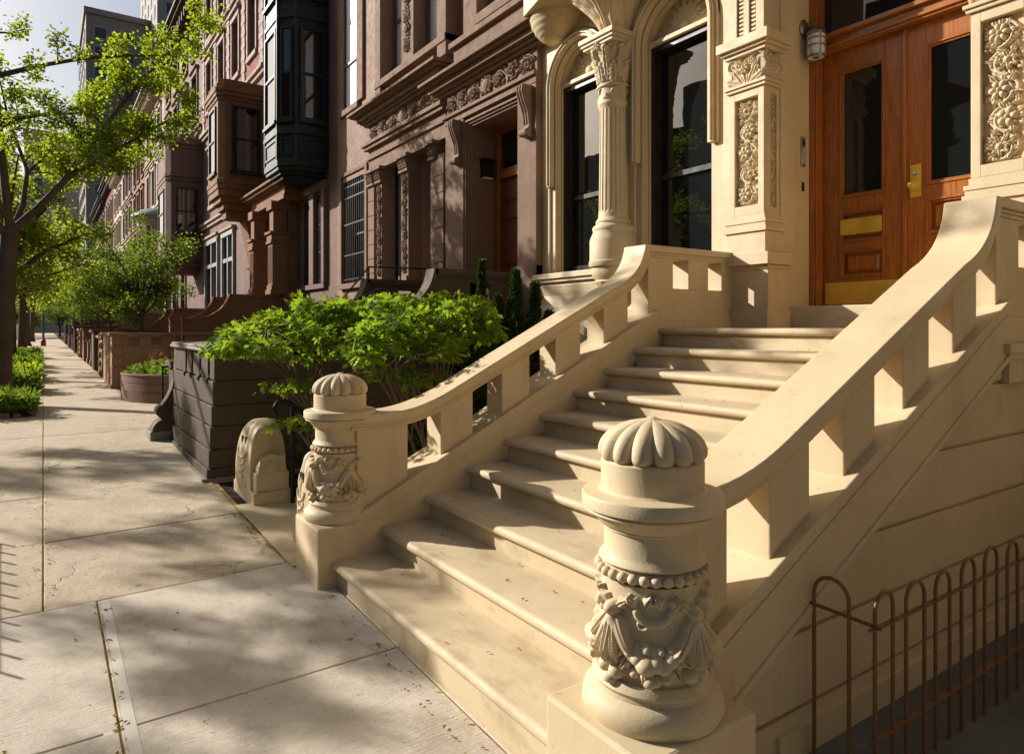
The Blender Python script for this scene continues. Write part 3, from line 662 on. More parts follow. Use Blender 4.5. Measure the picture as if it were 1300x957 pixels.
# fluted column on its round pedestal and bracket
cc = (5.43, 5.84, 0)
col = MB(); col.lathe([(.27,2.30),(.285,2.325),(.285,2.36),(.275,2.37),(.275,2.60),(.262,2.64),(.235,2.70),(.238,2.715),(.245,2.735),(.238,2.76),(.222,2.775),(.205,2.785),(.20,2.80),(.208,2.815),(.20,2.832),(.188,2.845),(.176,2.87)], cc, 56)
flute = lambda r, z, a: r-.014*max(0, math.cos(20*a))**.6
col.lathe([(.176,2.868),(.172,2.92)], cc, 56); col.lathe([(.172,2.92),(.170,2.95)], cc, 160, lambda r, z, a: r-(.014*max(0, math.cos(20*a))**.6 if z > 2.94 else 0))
col.lathe([(.170,2.95),(.165,3.4),(.160,3.8),(.158,4.10)], cc, 160, flute); col.lathe([(.158,4.10),(.165,4.13),(.178,4.15),(.182,4.17),(.175,4.195)], cc, 56)
cp_ = part('column', col, M['cream'], house, smooth=40)
r = Relief(2*PI*.17, .16, 260, 40); [r.leaf(r.w*k/10, .08, .7*(-1)**k, .10, .03, .022, 2) or r.ball(r.w*(k+.5)/10, .08, .02, .9) for k in range(10)]; r.trim(.004)
part('necking_band', MB().grid(r.on_cyl(cc, lambda v: .168+0*v, 4.19, 0, 2*PI)), M['cream_carve'], cp_, smooth=80, recalc=False)
nk = MB(); nk.lathe([(.16,4.345),(.188,4.35),(.195,4.365),(.188,4.38),(.16,4.385)], cc, 48); part('astragal', nk, M['cream'], cp_, smooth=50)
r = Relief(2*PI*.2, .46, 340, 140); W = r.w
for k in range(8):
    for dx in (-W, 0, W):
        u = W*k/8+dx; r.leaf(u, -.02, PI/2, .25, .062, .05, 5); r.leaf(u+W/16, .02, PI/2, .38, .055, .055, 5); r.ball(u+W/16, .37, .042, 1.1); r.ball(u, .21, .035, 1.1)
        r.scroll(u+W/32, .36, .05, PI/2, 1.1, .014, 1); r.rosette(u, .40, .045, .035, 5)
part('carved_capital', MB().grid(r.on_cyl(cc, lambda v: .165+.10*(v/.46)**2.2, 4.385, 0, 2*PI)), M['cream_carve'], cp_, smooth=80, recalc=False)
ab = MB(); ab.box(cc[0]-.27, cc[0]+.2, cc[1]-.27, cc[1]+.27, 4.835, 4.87); ab.box(cc[0]-.29, cc[0]+.2, cc[1]-.29, cc[1]+.29, 4.871, 4.93); ab.box(cc[0]-.25, cc[0]+.2, cc[1]-.25, cc[1]+.25, 4.80, 4.836); part('abacus', ab, M['cream'], cp_, bevel=.008)
br = MB(); br.lathe([(.02,1.62),(.06,1.66),(.10,1.72),(.085,1.76),(.12,1.84),(.16,1.94),(.15,1.98),(.20,2.06),(.25,2.13),(.235,2.15),(.27,2.19),(.285,2.24),(.285,2.30),(0,2.302)], (5.47, 5.84, 0), 48, lambda r, z, a: r*(1+.05*math.cos(14*a)*(z < 2.1))); part('column_bracket', br, M['cream_carve'], house, smooth=45)
# leafy corbel over the column and rounded oriel bottoms
cb_ = MB(); r = Relief(PI*.45, .62, 300, 150); W = r.w
for k in range(7):
    u = W*(k+.5)/7; r.leaf(u, -.03, PI/2, .66, .085, .055, 6); r.leaf(u+W/14, .1, PI/2, .5, .06, .05, 5)
    for j in range(5): r.ball(u+.02*(-1)**j, .12+.1*j, .016, .9)
    r.scroll(u, .56, .06, -PI/2, 1.0, .016, 1)
part('leafy_corbel', MB().grid(r.on_cyl((5.50, 5.84, 0), lambda v: .15+.46*(v/.62)**1.9, 4.92, PI*.42, PI*1.58)), M['cream_carve'], house, smooth=80, recalc=False)
bw = MB()
for yc, sgn in ((6.98, 1),):
    pr = []
    for i in range(30):
        t = i/29; a = t*PI/2; pr.append((.02+.44*math.sin(a)**.8+.006*math.sin(t*60), 5.30+.55*(1-math.cos(a))))
    bw.lathe(pr, (5.56, yc, 0), 40)
part('oriel_corbel', bw, M['cream'], house, smooth=50)
ob = MB(); ob.prism_z([(5.6,4.35),(5.15,4.55),(5.0,5.0),(5.0,6.7),(5.12,7.2),(5.6,7.38)], 5.62, 6.3); ob.prism_z([(5.6,4.45),(5.2,4.6),(5.08,5.05),(5.08,6.65),(5.2,7.1),(5.6,7.3)], 6.3, 9.0); ob.prism_z([(5.6,4.35),(5.1,4.5),(4.95,5.0),(4.95,6.7),(5.08,7.2),(5.6,7.38)], 9.0, 9.3)
part('oriel', ob, M['cream'], house, bevel=.01)
for y0, y1 in ((5.15,5.75),(5.95,6.55)): win(house, 5.06, y0, y1, 6.5, 8.8)
for y0, y1, z0, z1 in up[2:]+[(2.4,3.5,6.4,8.6),(2.4,3.5,9.6,11.3),(-.9,0,2.4,4.8),(-.9,0,6.4,8.6),(-.9,0,9.6,11.3)]: win(house, XW+.18, y0, y1, z0, z1)
tc = MB(); cornice(tc, XW, -1.3, 7.33, 13.0, [(.1,.15),(.18,.2),(.35,.15),(.5,.2)]); part('roof_cornice', tc, M['cream'], house)

def pilaster(y0, y1, seed):
    m = MB(); X = 5.39
    m.box(X-.02, 5.73, y0-.05, y1+.05, -.3, 1.775); m.box(X+.01, 5.715, y0-.035, y1+.035, 1.775, 2.14); m.box(X-.005, 5.725, y0-.045, y1+.045, 2.14, 2.178)
    m.box(X-.05, 5.735, y0-.075, y1+.075, 2.179, 2.29)
    m.box(X-.015, 5.66, y0-.025, y1+.025, 2.291, 2.485); m.box(X-.035, 5.67, y0-.045, y1+.045, 2.486, 2.53); m.box(X-.02, 5.66, y0-.03, y1+.03, 2.531, 2.565); m.box(X-.028, 5.665, y0-.037, y1+.037, 2.566, 2.60); m.box(X-.005, 5.655, y0-.012, y1+.012, 2.601, 2.65)
    z0, z1 = 2.651, 3.81; m.box(X+.055, 5.62, y0+.03, y1-.001, z0, z1)
    f = .062                                    # raised frame round the sunk front panel
    m.box(X, X+.056, y0, y0+f, z0, z1); m.box(X, X+.056, y1-f, y1, z0, z1); m.box(X, X+.056, y0+f-.001, y1-f+.001, z0, z0+.085); m.box(X, X+.056, y0+f-.001, y1-f+.001, z1-.075, z1)
    m.box(X+.056, X+.10, y0, y0+.031, z0, z1); m.box(5.58, 5.63, y0, y0+.031, z0, z1); m.box(X+.099, 5.581, y0, y0+.031, z0, z0+.06); m.box(X+.099, 5.581, y0, y0+.031, z1-.06, z1)
    m.box(X-.02, 5.66, y0-.025, y1+.025, 3.811, 3.84); m.box(X-.035, 5.67, y0-.04, y1+.04, 3.841, 3.87)
    m.box(X+.02, 5.62, y0+.02, y1-.02, 3.87, 4.14)
    m.box(X-.03, 5.67, y0-.035, y1+.035, 4.135, 4.17); m.box(X-.055, 5.69, y0-.06, y1+.06, 4.171, 4.20); m.box(X-.085, 5.70, y0-.09, y1+.09, 4.201, 4.29)
    m.box(X+.05, 5.62, y0, y1, 4.291, 5.4)
    for a, c in ((y0, y0+.085), (y1-.085, y1), ((y0+y1)/2-.03, (y0+y1)/2+.03)): m.box(X, X+.051, a, c, 4.291, 5.4)
    for a in (y0+.125, y1-.125):
        for k in range(26): m.box(X+.015, X+.05, a-.028, a+.028, 4.31+k*.04, 4.335+k*.04)
    o = part('pilaster', m, M['cream'], house, bevel=.004)
    w2 = y1-y0-2*f-.02
    part('carved_panel', panel((X+.0555, y1-f-.010, z0+.10), (0,-1,0), (0,0,1), (-1,0,0), w2, .97, 110, 330, lambda r: r.vine(.050, 5, seed)), M['cream_carve'], o, smooth=80, recalc=False)
    part('carved_side_panel', panel((X+.105, y0+.0305, z0+.075), (1,0,0), (0,0,1), (0,-1,0), .082, 1.01, 40, 260, lambda r: r.vine(.034, 7, seed+1)), M['cream_carve'], o, smooth=80, recalc=False)
    def capfn(r):
        W, H = r.w, r.h; n = 3
        R9 = random.Random(seed)
        for k in range(5):
            a = PI*(.12+.76*k/4); r.leaf(W*.5+.03*math.cos(a), -.01, a, .23, .052, .060, 3); r.ball(W*.5+.235*math.cos(a)*.9, .215*math.sin(a), .020, 1.4)
        for s_ in (0, 1):
            cx_ = .065 if s_ == 0 else W-.065; hd = 1 if s_ == 0 else -1
            r.scroll(cx_, H-.075, .068, PI/2, 1.4, .017, 1.9, hd); r.ball(cx_, H-.075, .022, 2.0); r.leaf(cx_, 0, PI/2-hd*.15, .17, .05, .055, 3); r.leaf(W*.5, H*.45, PI/2+hd*1.0, .16, .035, .05, 3)
            r.rosette(W*(.34+.32*s_), H-.062, .045, .05, 5)
        r.rosette(W*.5, H*.5, .06, .065, 6)
        for k in range(14): r.leaf(R9.uniform(0,W), R9.uniform(0,H), R9.uniform(0,6.28), .07, .02, .035, 2)
    part('carved_capital', panel((X+.0195, y1+.02, 3.872), (0,-1,0), (0,0,1), (-1,0,0), y1-y0+.04, .262, 170, 110, capfn), M['cream_carve'], o, smooth=80, recalc=False)
    part('carved_capital_side', panel((X-.02, y0+.0195, 3.872), (1,0,0), (0,0,1), (0,-1,0), .27, .262, 110, 110, capfn), M['cream_carve'], o, smooth=80, recalc=False)
pilaster(3.815, 4.195, 5); pilaster(1.76, 2.14, 9)

# mahogany doorway
df = MB()
for a, c in ((3.74, 3.805), (2.145, 2.225)): df.box(6.10, 6.32, a, c, 1.80, 5.21); df.box(6.07, 6.11, a+(.02 if a > 3 else 0), c-(0 if a > 3 else .02), 1.80, 5.205)
part('door_frame', df, M['wood'], house, bevel=.006)
tr = MB(); tr.box(6.13, 6.32, 2.2255, 3.7395, 4.215, 4.38); tr.box(6.09, 6.32, 2.2255, 3.7395, 4.33, 4.375); tr.box(6.11, 6.32, 2.2255, 3.7395, 4.24, 4.27); tr.box(6.16, 6.32, 2.2255, 3.7395, 5.08, 5.205)
t_ = part('transom_bar', tr, M['woodh'], house, bevel=.006)
part('transom_pane', MB().add([(6.24,2.22,4.38),(6.24,3.745,4.38),(6.24,3.745,5.09),(6.24,2.22,5.09)], [(0,3,2,1)]), M['glass'], t_, recalc=False)
def door(y0, y1):
    X0, X1_ = 6.215, 6.265; s = .165; d = MB(); g = .003
    d.box(X0, X1_, y0+g, y0+s, 1.812, 4.212); d.box(X0, X1_, y1-s, y1-g, 1.812, 4.212)
    for z0, z1 in ((1.812,2.07),(2.335,2.40),(2.70,2.82),(4.02,4.212)): d.box(X0+.0008, X1_, y0+s-.001, y1-s+.001, z0, z1)
    for z0, z1 in ((2.07,2.335),(2.40,2.70)): d.box(X0+.034, X1_, y0+s-.002, y1-s+.002, z0-.001, z1+.001)
    o = part('door', d, M['wood'], house, bevel=.004)
    b = MB()
    for z0, z1 in ((2.07,2.335),(2.40,2.70),(2.82,4.02)):
        a, c = y0+s, y1-s
        for k, (wd, pr) in enumerate(((.016,.010),(.034,-.004))):
            b.box(X0-pr, X0+.02, a+.0005*k, a+wd, z0, z1); b.box(X0-pr, X0+.02, c-wd, c-.0005*k, z0, z1)
            b.box(X0-pr+.0007, X0+.02, a+wd-.001, c-wd+.001, z0+.0005*k, z0+wd); b.box(X0-pr+.0007, X0+.02, a+wd-.001, c-wd+.001, z1-wd, z1-.0005*k)
        if z1 < 3:
            n = .045; m_ = .03
            b.add([(X0+.033,a+n,z0+n),(X0+.033,c-n,z0+n),(X0+.033,c-n,z1-n),(X0+.033,a+n,z1-n),(X0+.010,a+n+m_,z0+n+m_),(X0+.010,c-n-m_,z0+n+m_),(X0+.010,c-n-m_,z1-n-m_),(X0+.010,a+n+m_,z1-n-m_)],
                  [(0,4,5,1),(1,5,6,2),(2,6,7,3),(3,7,4,0),(4,7,6,5)])
    part('door_moulding', b, M['wood'], o, bevel=.003)
    part('door_pane', MB().add([(X0+.02,y0+s,2.81),(X0+.02,y1-s,2.81),(X0+.02,y1-s,4.03),(X0+.02,y0+s,4.03)], [(0,3,2,1)]), M['glass'], o, recalc=False)
    k = MB(); k.box(X0-.004, X0+.002, y0+.02, y1-.02, 1.825, 2.03); part('kick_plate', k, M['brass'], o, bevel=.001)
    return o
dl = door(2.99, 3.738); dr = door(2.228, 2.972)
as_ = MB(); as_.box(6.195, 6.23, 2.965, 2.995, 1.81, 4.212); part('astragal', as_, M['wood'], dl, bevel=.006)
ms = MB(); ms.box(6.198, 6.203, 3.172, 3.56, 2.47, 2.615); ms.box(6.1965, 6.199, 3.20, 3.53, 2.50, 2.585); part('mail_slot', ms, M['brass'], dl, bevel=.0015)
lk = MB(); lk.box(6.205, 6.214, 2.845, 2.935, 2.73, 3.01); l_ = part('lock_plate', lk, M['brass'], dr, bevel=.002)
kn = MB(); kn.lathe([(0,0),(.012,0),(.012,.025),(.026,.04),(.03,.052),(.022,.066),(0,.07)], (0,0,0), 20)
V = [(6.206-p[2], 2.905+p[0], 2.83+p[1]) for p in kn.v]; kn.v = V; part('door_knob', kn, M['brass'], l_, smooth=50)
kc = MB(); kc.lathe([(0,0),(.017,0),(.017,.012),(.006,.014),(0,.014)], (0,0,0), 16); kc.v = [(6.206-p[2], 2.89+p[0], 2.93+p[1]) for p in kc.v]; part('keyhole_cylinder', kc, M['steel'], l_, smooth=50)

# lamp, entry phone and bell on the door jamb
def wall_lamp(y, sgn, label):
    t = thing('wall_lamp', label, 'lamp', (5.985, y, 4.3)); c = (5.985, y+sgn*.125, 0)
    b = MB(); b.lathe([(0,0),(.075,0),(.075,.012),(.06,.022),(.04,.03),(0,.03)], (0,0,0), 28); b.v = [(5.985+p[0], y+sgn*p[2], 4.44+p[1]*1.25) for p in b.v]; part('back_plate', b, M['pewter'], t, smooth=45)
    a = MB(); a.tube([(5.985,y+sgn*.02,4.44),(5.985,y+sgn*.07,4.455),(5.985,y+sgn*.125,4.445),(5.985,y+sgn*.125,4.40)], .014, 10); a.lathe([(0,4.425),(.03,4.42),(.05,4.40),(.085,4.375),(.088,4.36),(.088,4.345),(.02,4.345)], c, 32); part('arm_and_cap', a, M['pewter'], t, smooth=45)
    s = MB(); s.lathe([(.03,4.346),(.076,4.345),(.076,4.14),(.03,4.138)], c, 32); part('glass_shade', s, M['lampglass'], t, smooth=45)
    r_ = MB()
    for z in (4.30, 4.235): r_.lathe([(.078,z),(.084,z),(.084,z+.012),(.078,z+.012),(.078,z)], c, 32)
    r_.lathe([(.078,4.13),(.085,4.13),(.085,4.152),(.078,4.152),(.078,4.13)], c, 32)
    for k in range(6):
        an = 2*PI*k/6; r_.tube([(c[0]+.083*math.cos(an), c[1]+.083*math.sin(an), 4.14),(c[0]+.083*math.cos(an), c[1]+.083*math.sin(an), 4.35)], .004, 6)
    part('cage', r_, M['pewter'], t, smooth=45)
wall_lamp(3.799, -1, 'round caged glass wall lamp on the jamb left of the wooden doors')
wall_lamp(2.151, 1, 'round caged glass wall lamp half hidden by the right carved pilaster')
ip = thing('entry_phone', 'slim grey entry phone panel below the wall lamp on the cream jamb', 'intercom', (5.96, 3.80, 3.27))
b = MB(); b.box(5.925, 5.995, 3.785, 3.7995, 3.13, 3.415); part('face_plate', b, M['steel'], ip, bevel=.003)
b = MB(); b.box(5.945, 5.975, 3.7825, 3.7855, 3.335, 3.385); part('screen', b, M['iron'], ip)
b = MB()
for k in range(6):
    for j in range(2): b.box(5.943+.02*j, 5.957+.02*j, 3.7828, 3.7855, 3.16+.026*k, 3.176+.026*k)
part('keypad', b, M['bone'], ip)
db = MB(); db.box(5.95, 5.975, 3.783, 3.7995, 2.90, 2.985); tag(part('door_bell', db, M['iron'], bevel=.004), 'small black door bell on the cream jamb below the entry phone', 'door bell')
# ------------------------------------------------------------------ dark brownstone next to the cream house
H1 = thing('row_house', 'dark brownstone row house with carved friezes over a deep doorway and a barred window', 'house', (6.2, 11.5, 0))
XB = 5.70
ops = [(13.85,15.2,2.6,4.93),(14.25,15.2,6.55,9.3),(11.6,12.42,2.4,4.75),(10.42,11.22,2.4,4.75),(7.84,9.26,1.3,4.82),(11.6,12.45,6.45,9.2),(10.2,11.05,6.45,9.2),(7.95,8.95,6.4,9.2),
       (14.2,15.2,10.4,12.6),(11.6,12.45,10.4,12.6),(10.2,11.05,10.4,12.6),(7.95,8.95,10.4,12.6)]
b = MB(); b.wall(XB, 7.365, 15.55, -.3, 16.2, ops, .38, 9.2); part('wall', b, M['brown_brick'], H1)
s_ = MB()
# doorway surround: two jamb piers, lintel, frieze ground, cornice with a stepped top
s_.box(5.45, XB+.02, 7.37, 7.80, 1.2, 4.90); s_.box(5.45, XB+.02, 9.30, 9.88, 1.2, 4.90)
s_.box(5.40, XB, 7.37, 7.80, 1.2, 2.45); s_.box(5.41, XB, 9.30, 9.90, 1.2, 2.45)
for k, d in enumerate((.0, .03, .06)):       # moulded inner edge
    s_.box(5.47+d, XB+.3, 7.80+.035*k, 7.836+.035*k, 2.45, 4.86-.035*k); s_.box(5.47+d, XB+.3, 9.264-.035*k, 9.30-.035*k, 2.45, 4.86-.035*k); s_.box(5.475+d, XB+.3, 7.80, 9.30, 4.825-.035*k, 4.86-.035*k)
s_.box(5.44, XB, 7.36, 9.89, 4.90, 5.06); s_.box(5.40, XB, 7.35, 9.92, 5.0, 5.05); s_.box(5.47, XB, 7.37, 9.86, 5.06, 5.38)
cornice(s_, XB, 7.50, 9.80, 5.38, [(.30,.05),(.36,.04),(.42,.09),(.50,.03),(.55,.05),(.48,.03),(.30,.06)])
s_.box(5.42, XB, 7.55, 9.55, 5.72, 6.05); s_.box(5.35, XB, 7.5, 9.6, 6.05, 6.14); s_.box(5.48, XB, 7.55, 7.95, 6.14, 9.3); s_.box(5.48, XB, 8.95, 9.35, 6.14, 9.3); s_.box(5.46, XB, 7.95, 8.95, 6.25, 6.40); s_.box(5.42, XB, 7.5, 9.4, 9.3, 9.7)
part('door_surround', s_, M['brown'], H1, bevel=.005)
def frieze(r): r.vine(.055, 7, 3, True); r.ball(r.w/2, r.h/2, r.h*.40, .55); [r.leaf(r.w/2, r.h/2, a*.785, r.h*.6, .05, .05, 3) for a in range(8)]
part('carved_frieze', panel((5.469, 9.84, 5.07), (0,-1,0), (0,0,1), (-1,0,0), 2.44, .30, 420, 60, frieze), M['brown_carve'], H1, smooth=80, recalc=False)
for yc in (7.46, 9.36):                      # scroll consoles under the lintel
    k = MB(); k.prism_y([(5.46,4.88),(5.30,4.88),(5.29,4.78),(5.33,4.66),(5.39,4.52),(5.41,4.36),(5.37,4.27),(5.375,4.20),(5.46,4.18)], yc-.0, yc+.14)
    for q in (.004, .06, .116): k.prism_y([(5.44,4.87),(5.288,4.87),(5.278,4.78),(5.318,4.66),(5.378,4.52),(5.398,4.36),(5.44,4.30)], yc+q, yc+q+.02)
    k.tube([(5.37,yc-.01,4.24),(5.37,yc+.15,4.24)], .05, 14); part('scroll_console', k, M['brown_carve'], H1, bevel=.004)
# three part window group
g_ = MB()
g_.box(5.48, XB, 9.92, 13.15, 4.75, 5.28); g_.box(5.44, XB, 9.90, 13.2, 5.0, 5.06); g_.box(5.40, XB, 9.90, 13.25, 5.2, 5.27); g_.box(5.36, XB, 9.90, 13.3, 5.27, 5.34); g_.box(5.48, XB, 9.91, 13.12, 5.34, 5.68)
cornice(g_, XB, 10.2, 12.95, 5.68, [(.30,.05),(.36,.04),(.42,.09),(.52,.03),(.58,.05),(.50,.03),(.30,.05)])
g_.box(5.40, XB+.1, 9.93, 13.1, 2.22, 2.40); g_.box(5.36, XB+.1, 9.93, 13.15, 2.33, 2.385)
for y0, y1 in ((12.80,13.10),(9.93,10.22)):
    for k in range(7): g_.box(5.44, XB, y0, y1, 2.41+.29*k, 2.69+.29*k)
    g_.box(5.46, XB, y0+.01, y1-.01, 2.4, 4.5)
for y0, y1 in ((12.44,12.66),(11.26,11.56),(10.24,10.40)):
    g_.box(5.45, XB+.2, y0, y1, 2.4, 4.5); g_.box(5.40, XB, y0-.02, y1+.02, 2.4, 2.55)
for y in (13.0, 12.0, 10.9): pass
g_.box(5.44, XB, 12.5, 12.75, 6.1, 9.3); g_.box(5.46, XB, 11.08, 11.57, 6.45, 9.3); g_.box(5.44, XB, 9.85, 10.15, 6.1, 9.3); g_.box(5.42, XB, 9.85, 12.75, 6.33, 6.45); g_.box(5.40, XB, 9.8, 12.8, 9.3, 9.7)
part('window_surround', g_, M['brown'], H1, bevel=.005)
part('carved_frieze', panel((5.479, 13.08, 5.355), (0,-1,0), (0,0,1), (-1,0,0), 3.1, .31, 460, 60, frieze), M['brown_carve'], H1, smooth=80, recalc=False)
for y0, y1 in ((12.80,13.10),(12.42,12.68),(11.24,11.58),(10.22,10.42)):
    def cf(r):
        for k in range(4): r.leaf(r.w*k/3, -.01, PI/2, r.h*.95, r.w*.22, .06, 4)
        for s2 in (.2,.8): r.scroll(r.w*s2, r.h*.75, r.w*.18, PI/2, 1.2, .014, 1.4, 1 if s2 < .5 else -1)
    c_ = MB(); c_.box(5.40, XB, y0-.02, y1+.02, 4.44, 4.49); c_.box(5.43, XB, y0, y1, 4.49, 4.73); c_.box(5.36, XB, y0-.05, y1+.05, 4.70, 4.76)
    k_ = part('pilaster_capital', c_, M['brown'], H1, bevel=.004)
    part('carved_leaves', panel((5.4295, y1, 4.49), (0,-1,0), (0,0,1), (-1,0,0), y1-y0, .21, 60, 50, cf), M['brown_carve'], k_, smooth=80, recalc=False)
for y0, y1, z0, z1, X in ((12.46,12.64,2.6,4.4,5.4495),(11.31,11.51,2.6,4.4,5.4495),(11.2,11.45,6.6,9.1,5.4595)):
    part('carved_strip', panel((X, y1, z0), (0,-1,0), (0,0,1), (-1,0,0), y1-y0, z1-z0, 40, 260, lambda r: r.vine(.045, 9, 4)), M['brown_carve'], H1, smooth=80, recalc=False)
win(H1, 5.77, 11.6, 12.42, 2.4, 4.75, 'greencurtain', 'sashdark', mid=False, fw=.07); win(H1, 5.95, 10.42, 11.22, 2.4, 4.75, 'glass', 'sashdark', fw=.07)
win(H1, 5.95, 13.85, 15.2, 2.6, 4.93, 'glass', 'grey_paint', bars=1, fw=.07)
for y0, y1, z0, z1 in ops[1:2]+ops[5:8]: win(H1, 5.755, y0, y1, z0, z1, 'blind', 'sashbrown', fw=.06, mid=7.6)
for y0, y1, z0, z1 in ops[8:]: win(H1, 5.88, y0, y1, z0, z1, 'glass', 'sashbrown', fw=.06)
bar = MB()
for k in range(11):
    y = 13.9+1.25*k/10; bar.tube([(5.72,y,2.62),(5.72,y,4.90)], .011, 6)
for z in (2.70, 3.25, 3.95, 4.55, 4.80): bar.box(5.708, 5.732, 13.84, 15.21, z-.014, z+.014)
part('window_bars', bar, M['iron'], H1)
sl_ = MB(); sl_.box(5.60, 5.95, 13.75, 15.3, 2.48, 2.598); sl_.box(5.62, 5.9, 14.15, 15.3, 6.42, 6.548); sl_.box(5.66, XB, 13.72, 13.84, 2.6, 5.05); sl_.box(5.66, XB, 15.21, 15.33, 2.6, 5.05); sl_.box(5.66, XB, 13.72, 15.33, 5.05, 5.13); sl_.box(5.64, XB, 13.9, 14.24, 6.55, 9.4)
part('window_trim', sl_, M['brown'], H1, bevel=.004)
dd = MB(); dd.box(5.96, 6.10, 7.85, 8.02, 1.9, 4.80); dd.box(5.96, 6.10, 9.08, 9.25, 1.9, 4.80); dd.box(5.97, 6.10, 8.0, 9.1, 3.95, 4.10); dd.box(5.97, 6.10, 8.0, 9.1, 4.68, 4.80)
part('door_frame', dd, M['wood'], H1, bevel=.006)
d1 = MB(); d1.box(6.02, 6.08, 8.03, 9.07, 1.95, 3.94)
for z0, z1 in ((2.1,2.5),(2.6,3.2),(3.3,3.5),(3.6,3.85)):
    for a, c in ((8.13,8.5),(8.6,8.97)): d1.box(6.0, 6.03, a, c, z0, z1)
d_ = part('door', d1, M['woodd'], H1, bevel=.008); kb = MB(); kb.ball((5.99, 8.12, 2.95), .035); part('door_knob', kb, M['brass'], d_, smooth=60)
part('transom_pane', MB().add([(6.03,8.0,4.1),(6.03,9.1,4.1),(6.03,9.1,4.69),(6.03,8.0,4.69)], [(0,3,2,1)]), M['glass'], H1, recalc=False)
rc = MB(); cornice(rc, XB, 7.5, 15.4, 15.6, [(.15,.15),(.3,.2),(.7,.2),(.8,.15)])
for k in range(14): rc.box(5.1, XB, 7.6+.58*k, 7.75+.58*k, 15.3, 15.62)
part('roof_cornice', rc, M['dark'], H1)
sl2 = thing('wall_lamp', 'small black box lantern inside the dark brownstone doorway', 'lamp', (5.8, 9.24, 4.1))
m = MB(); m.box(5.70, 5.90, 9.10, 9.20, 3.98, 4.24); m.box(5.68, 5.92, 9.08, 9.22, 4.24, 4.27); m.box(5.76, 5.84, 9.19, 9.262, 4.05, 4.18); part('lamp_body', m, M['iron'], sl2, bevel=.006)
m = MB(); m.box(5.72, 5.88, 9.11, 9.19, 3.955, 3.98); part('lamp_glass', m, M['lampglass'], sl2)

# ------------------------------------------------------------------ canted bays and oriels
def bay(root, name, poly, z0, z1, mat, wins, roof=None, sole=None, gl='glass', fr=None, ws=.14):
    """poly: plan corners from the wall out and back; wins: (face index, z0, z1)"""
    m = MB(); m.prism_z(poly, z0, z1); o = part(name, m, M[mat], root)
    cx = sum(p[0] for p in poly)/len(poly); cy = sum(p[1] for p in poly)/len(poly)
    for i, a, c in wins:
        p, q = poly[i], poly[i+1]; L = math.hypot(q[0]-p[0], q[1]-p[1]); u = ((q[0]-p[0])/L, (q[1]-p[1])/L); n = (u[1], -u[0])
        if n[0]*((p[0]+q[0])/2-cx)+n[1]*((p[1]+q[1])/2-cy) < 0: n = (-n[0], -n[1])
        e = min(ws, L*.16); f = MB(); t = .06
        f.obox(p, u, n, e, e+t, a, c, -.02, .05); f.obox(p, u, n, L-e-t, L-e, a, c, -.02, .05); f.obox(p, u, n, e+t, L-e-t, c-t, c, -.02, .048); f.obox(p, u, n, e+t, L-e-t, a, a+t, -.02, .048); f.obox(p, u, n, e+t, L-e-t, (a+c)/2-.03, (a+c)/2+.03, -.02, .04)
        f.obox(p, u, n, e-.04, L-e+.04, a-.08, a-.002, -.02, .08)
        w1 = part('window', f, M[fr or mat], o)
        P = lambda s, z: (p[0]+u[0]*s+n[0]*.012, p[1]+u[1]*s+n[1]*.012, z)
        part('pane', MB().add([P(e+t*.5,a+.02),P(L-e-t*.5,a+.02),P(L-e-t*.5,c-.02),P(e+t*.5,c-.02)], [(0,1,2,3)]), M[gl], w1)
    def grow(d):
        return [(cx+(x-cx)*(1+d) if x < 5.6 else x, cy+(y-cy)*(1+d)) for x, y in poly]
    if sole:
        s = MB()
        for d, a, c in sole: s.prism_z(grow(d), a, c)
        part('corbelled_base', s, M[mat], o, bevel=.01)
    if roof:
        s = None
        for d, a, c in roof:
            if s is None or abs(a-last) > .01:
                if s: part('bay_cornice', s, M[mat], o, bevel=.01)
                s = MB()
            s.prism_z(grow(d), a, c); last = c
        part('bay_cornice', s, M[mat], o, bevel=.01)
    return o
H2 = thing('row_house', 'brown row house with a black metal bay window over rust coloured entrance columns', 'house', (6.2, 18.5, 0))
b = MB(); o2 = [(16.42,17.08,2.7,4.95),(17.42,18.1,2.7,4.95),(19.3,20.7,2.4,4.9),(19.2,20.8,6.6,9.0),(16.4,17.6,11.6,14),(19.2,20.8,11.6,14)]
b.wall(XB+.01, 15.555, 21.7, -.3, 16.6, o2, .35, 9.2); part('wall', b, M['mauve'], H2)
for q in o2[:2]: win(H2, 5.9, *q, 'glass', 'sashdark')
for q in o2[3:]: win(H2, 5.9, *q, 'glass', 'sashbrown')
bar = MB()
for y0, y1 in ((16.42,17.08),(17.42,18.1)):
    for k in range(6): bar.tube([(5.73,y0+.06+.11*k,2.7),(5.73,y0+.06+.11*k,4.9)], .010, 5)
    for z in (2.8,3.5,4.2): bar.box(5.72, 5.742, y0, y1, z-.012, z+.012)
part('window_bars', bar, M['iron'], H2)
tr = MB(); tr.box(5.62, 5.9, 16.3, 18.2, 2.58, 2.698); tr.box(5.58, XB+.01, 16.2, 18.2, 5.0, 5.2); tr.box(5.6, XB+.01, 16.25, 16.42, 2.7, 5.0); tr.box(5.62, XB+.01, 17.08, 17.42, 2.7, 5.0); part('window_trim', tr, M['mauve'], H2, bevel=.004)
dm = MB(); dm.box(6.0, 6.1, 19.3, 20.7, 1.9, 4.9); part('door', dm, M['woodd'], H2)
BP = [(5.70,16.2),(4.93,16.2),(4.6,16.55),(4.6,17.65),(4.93,18.0),(5.70,18.0)]
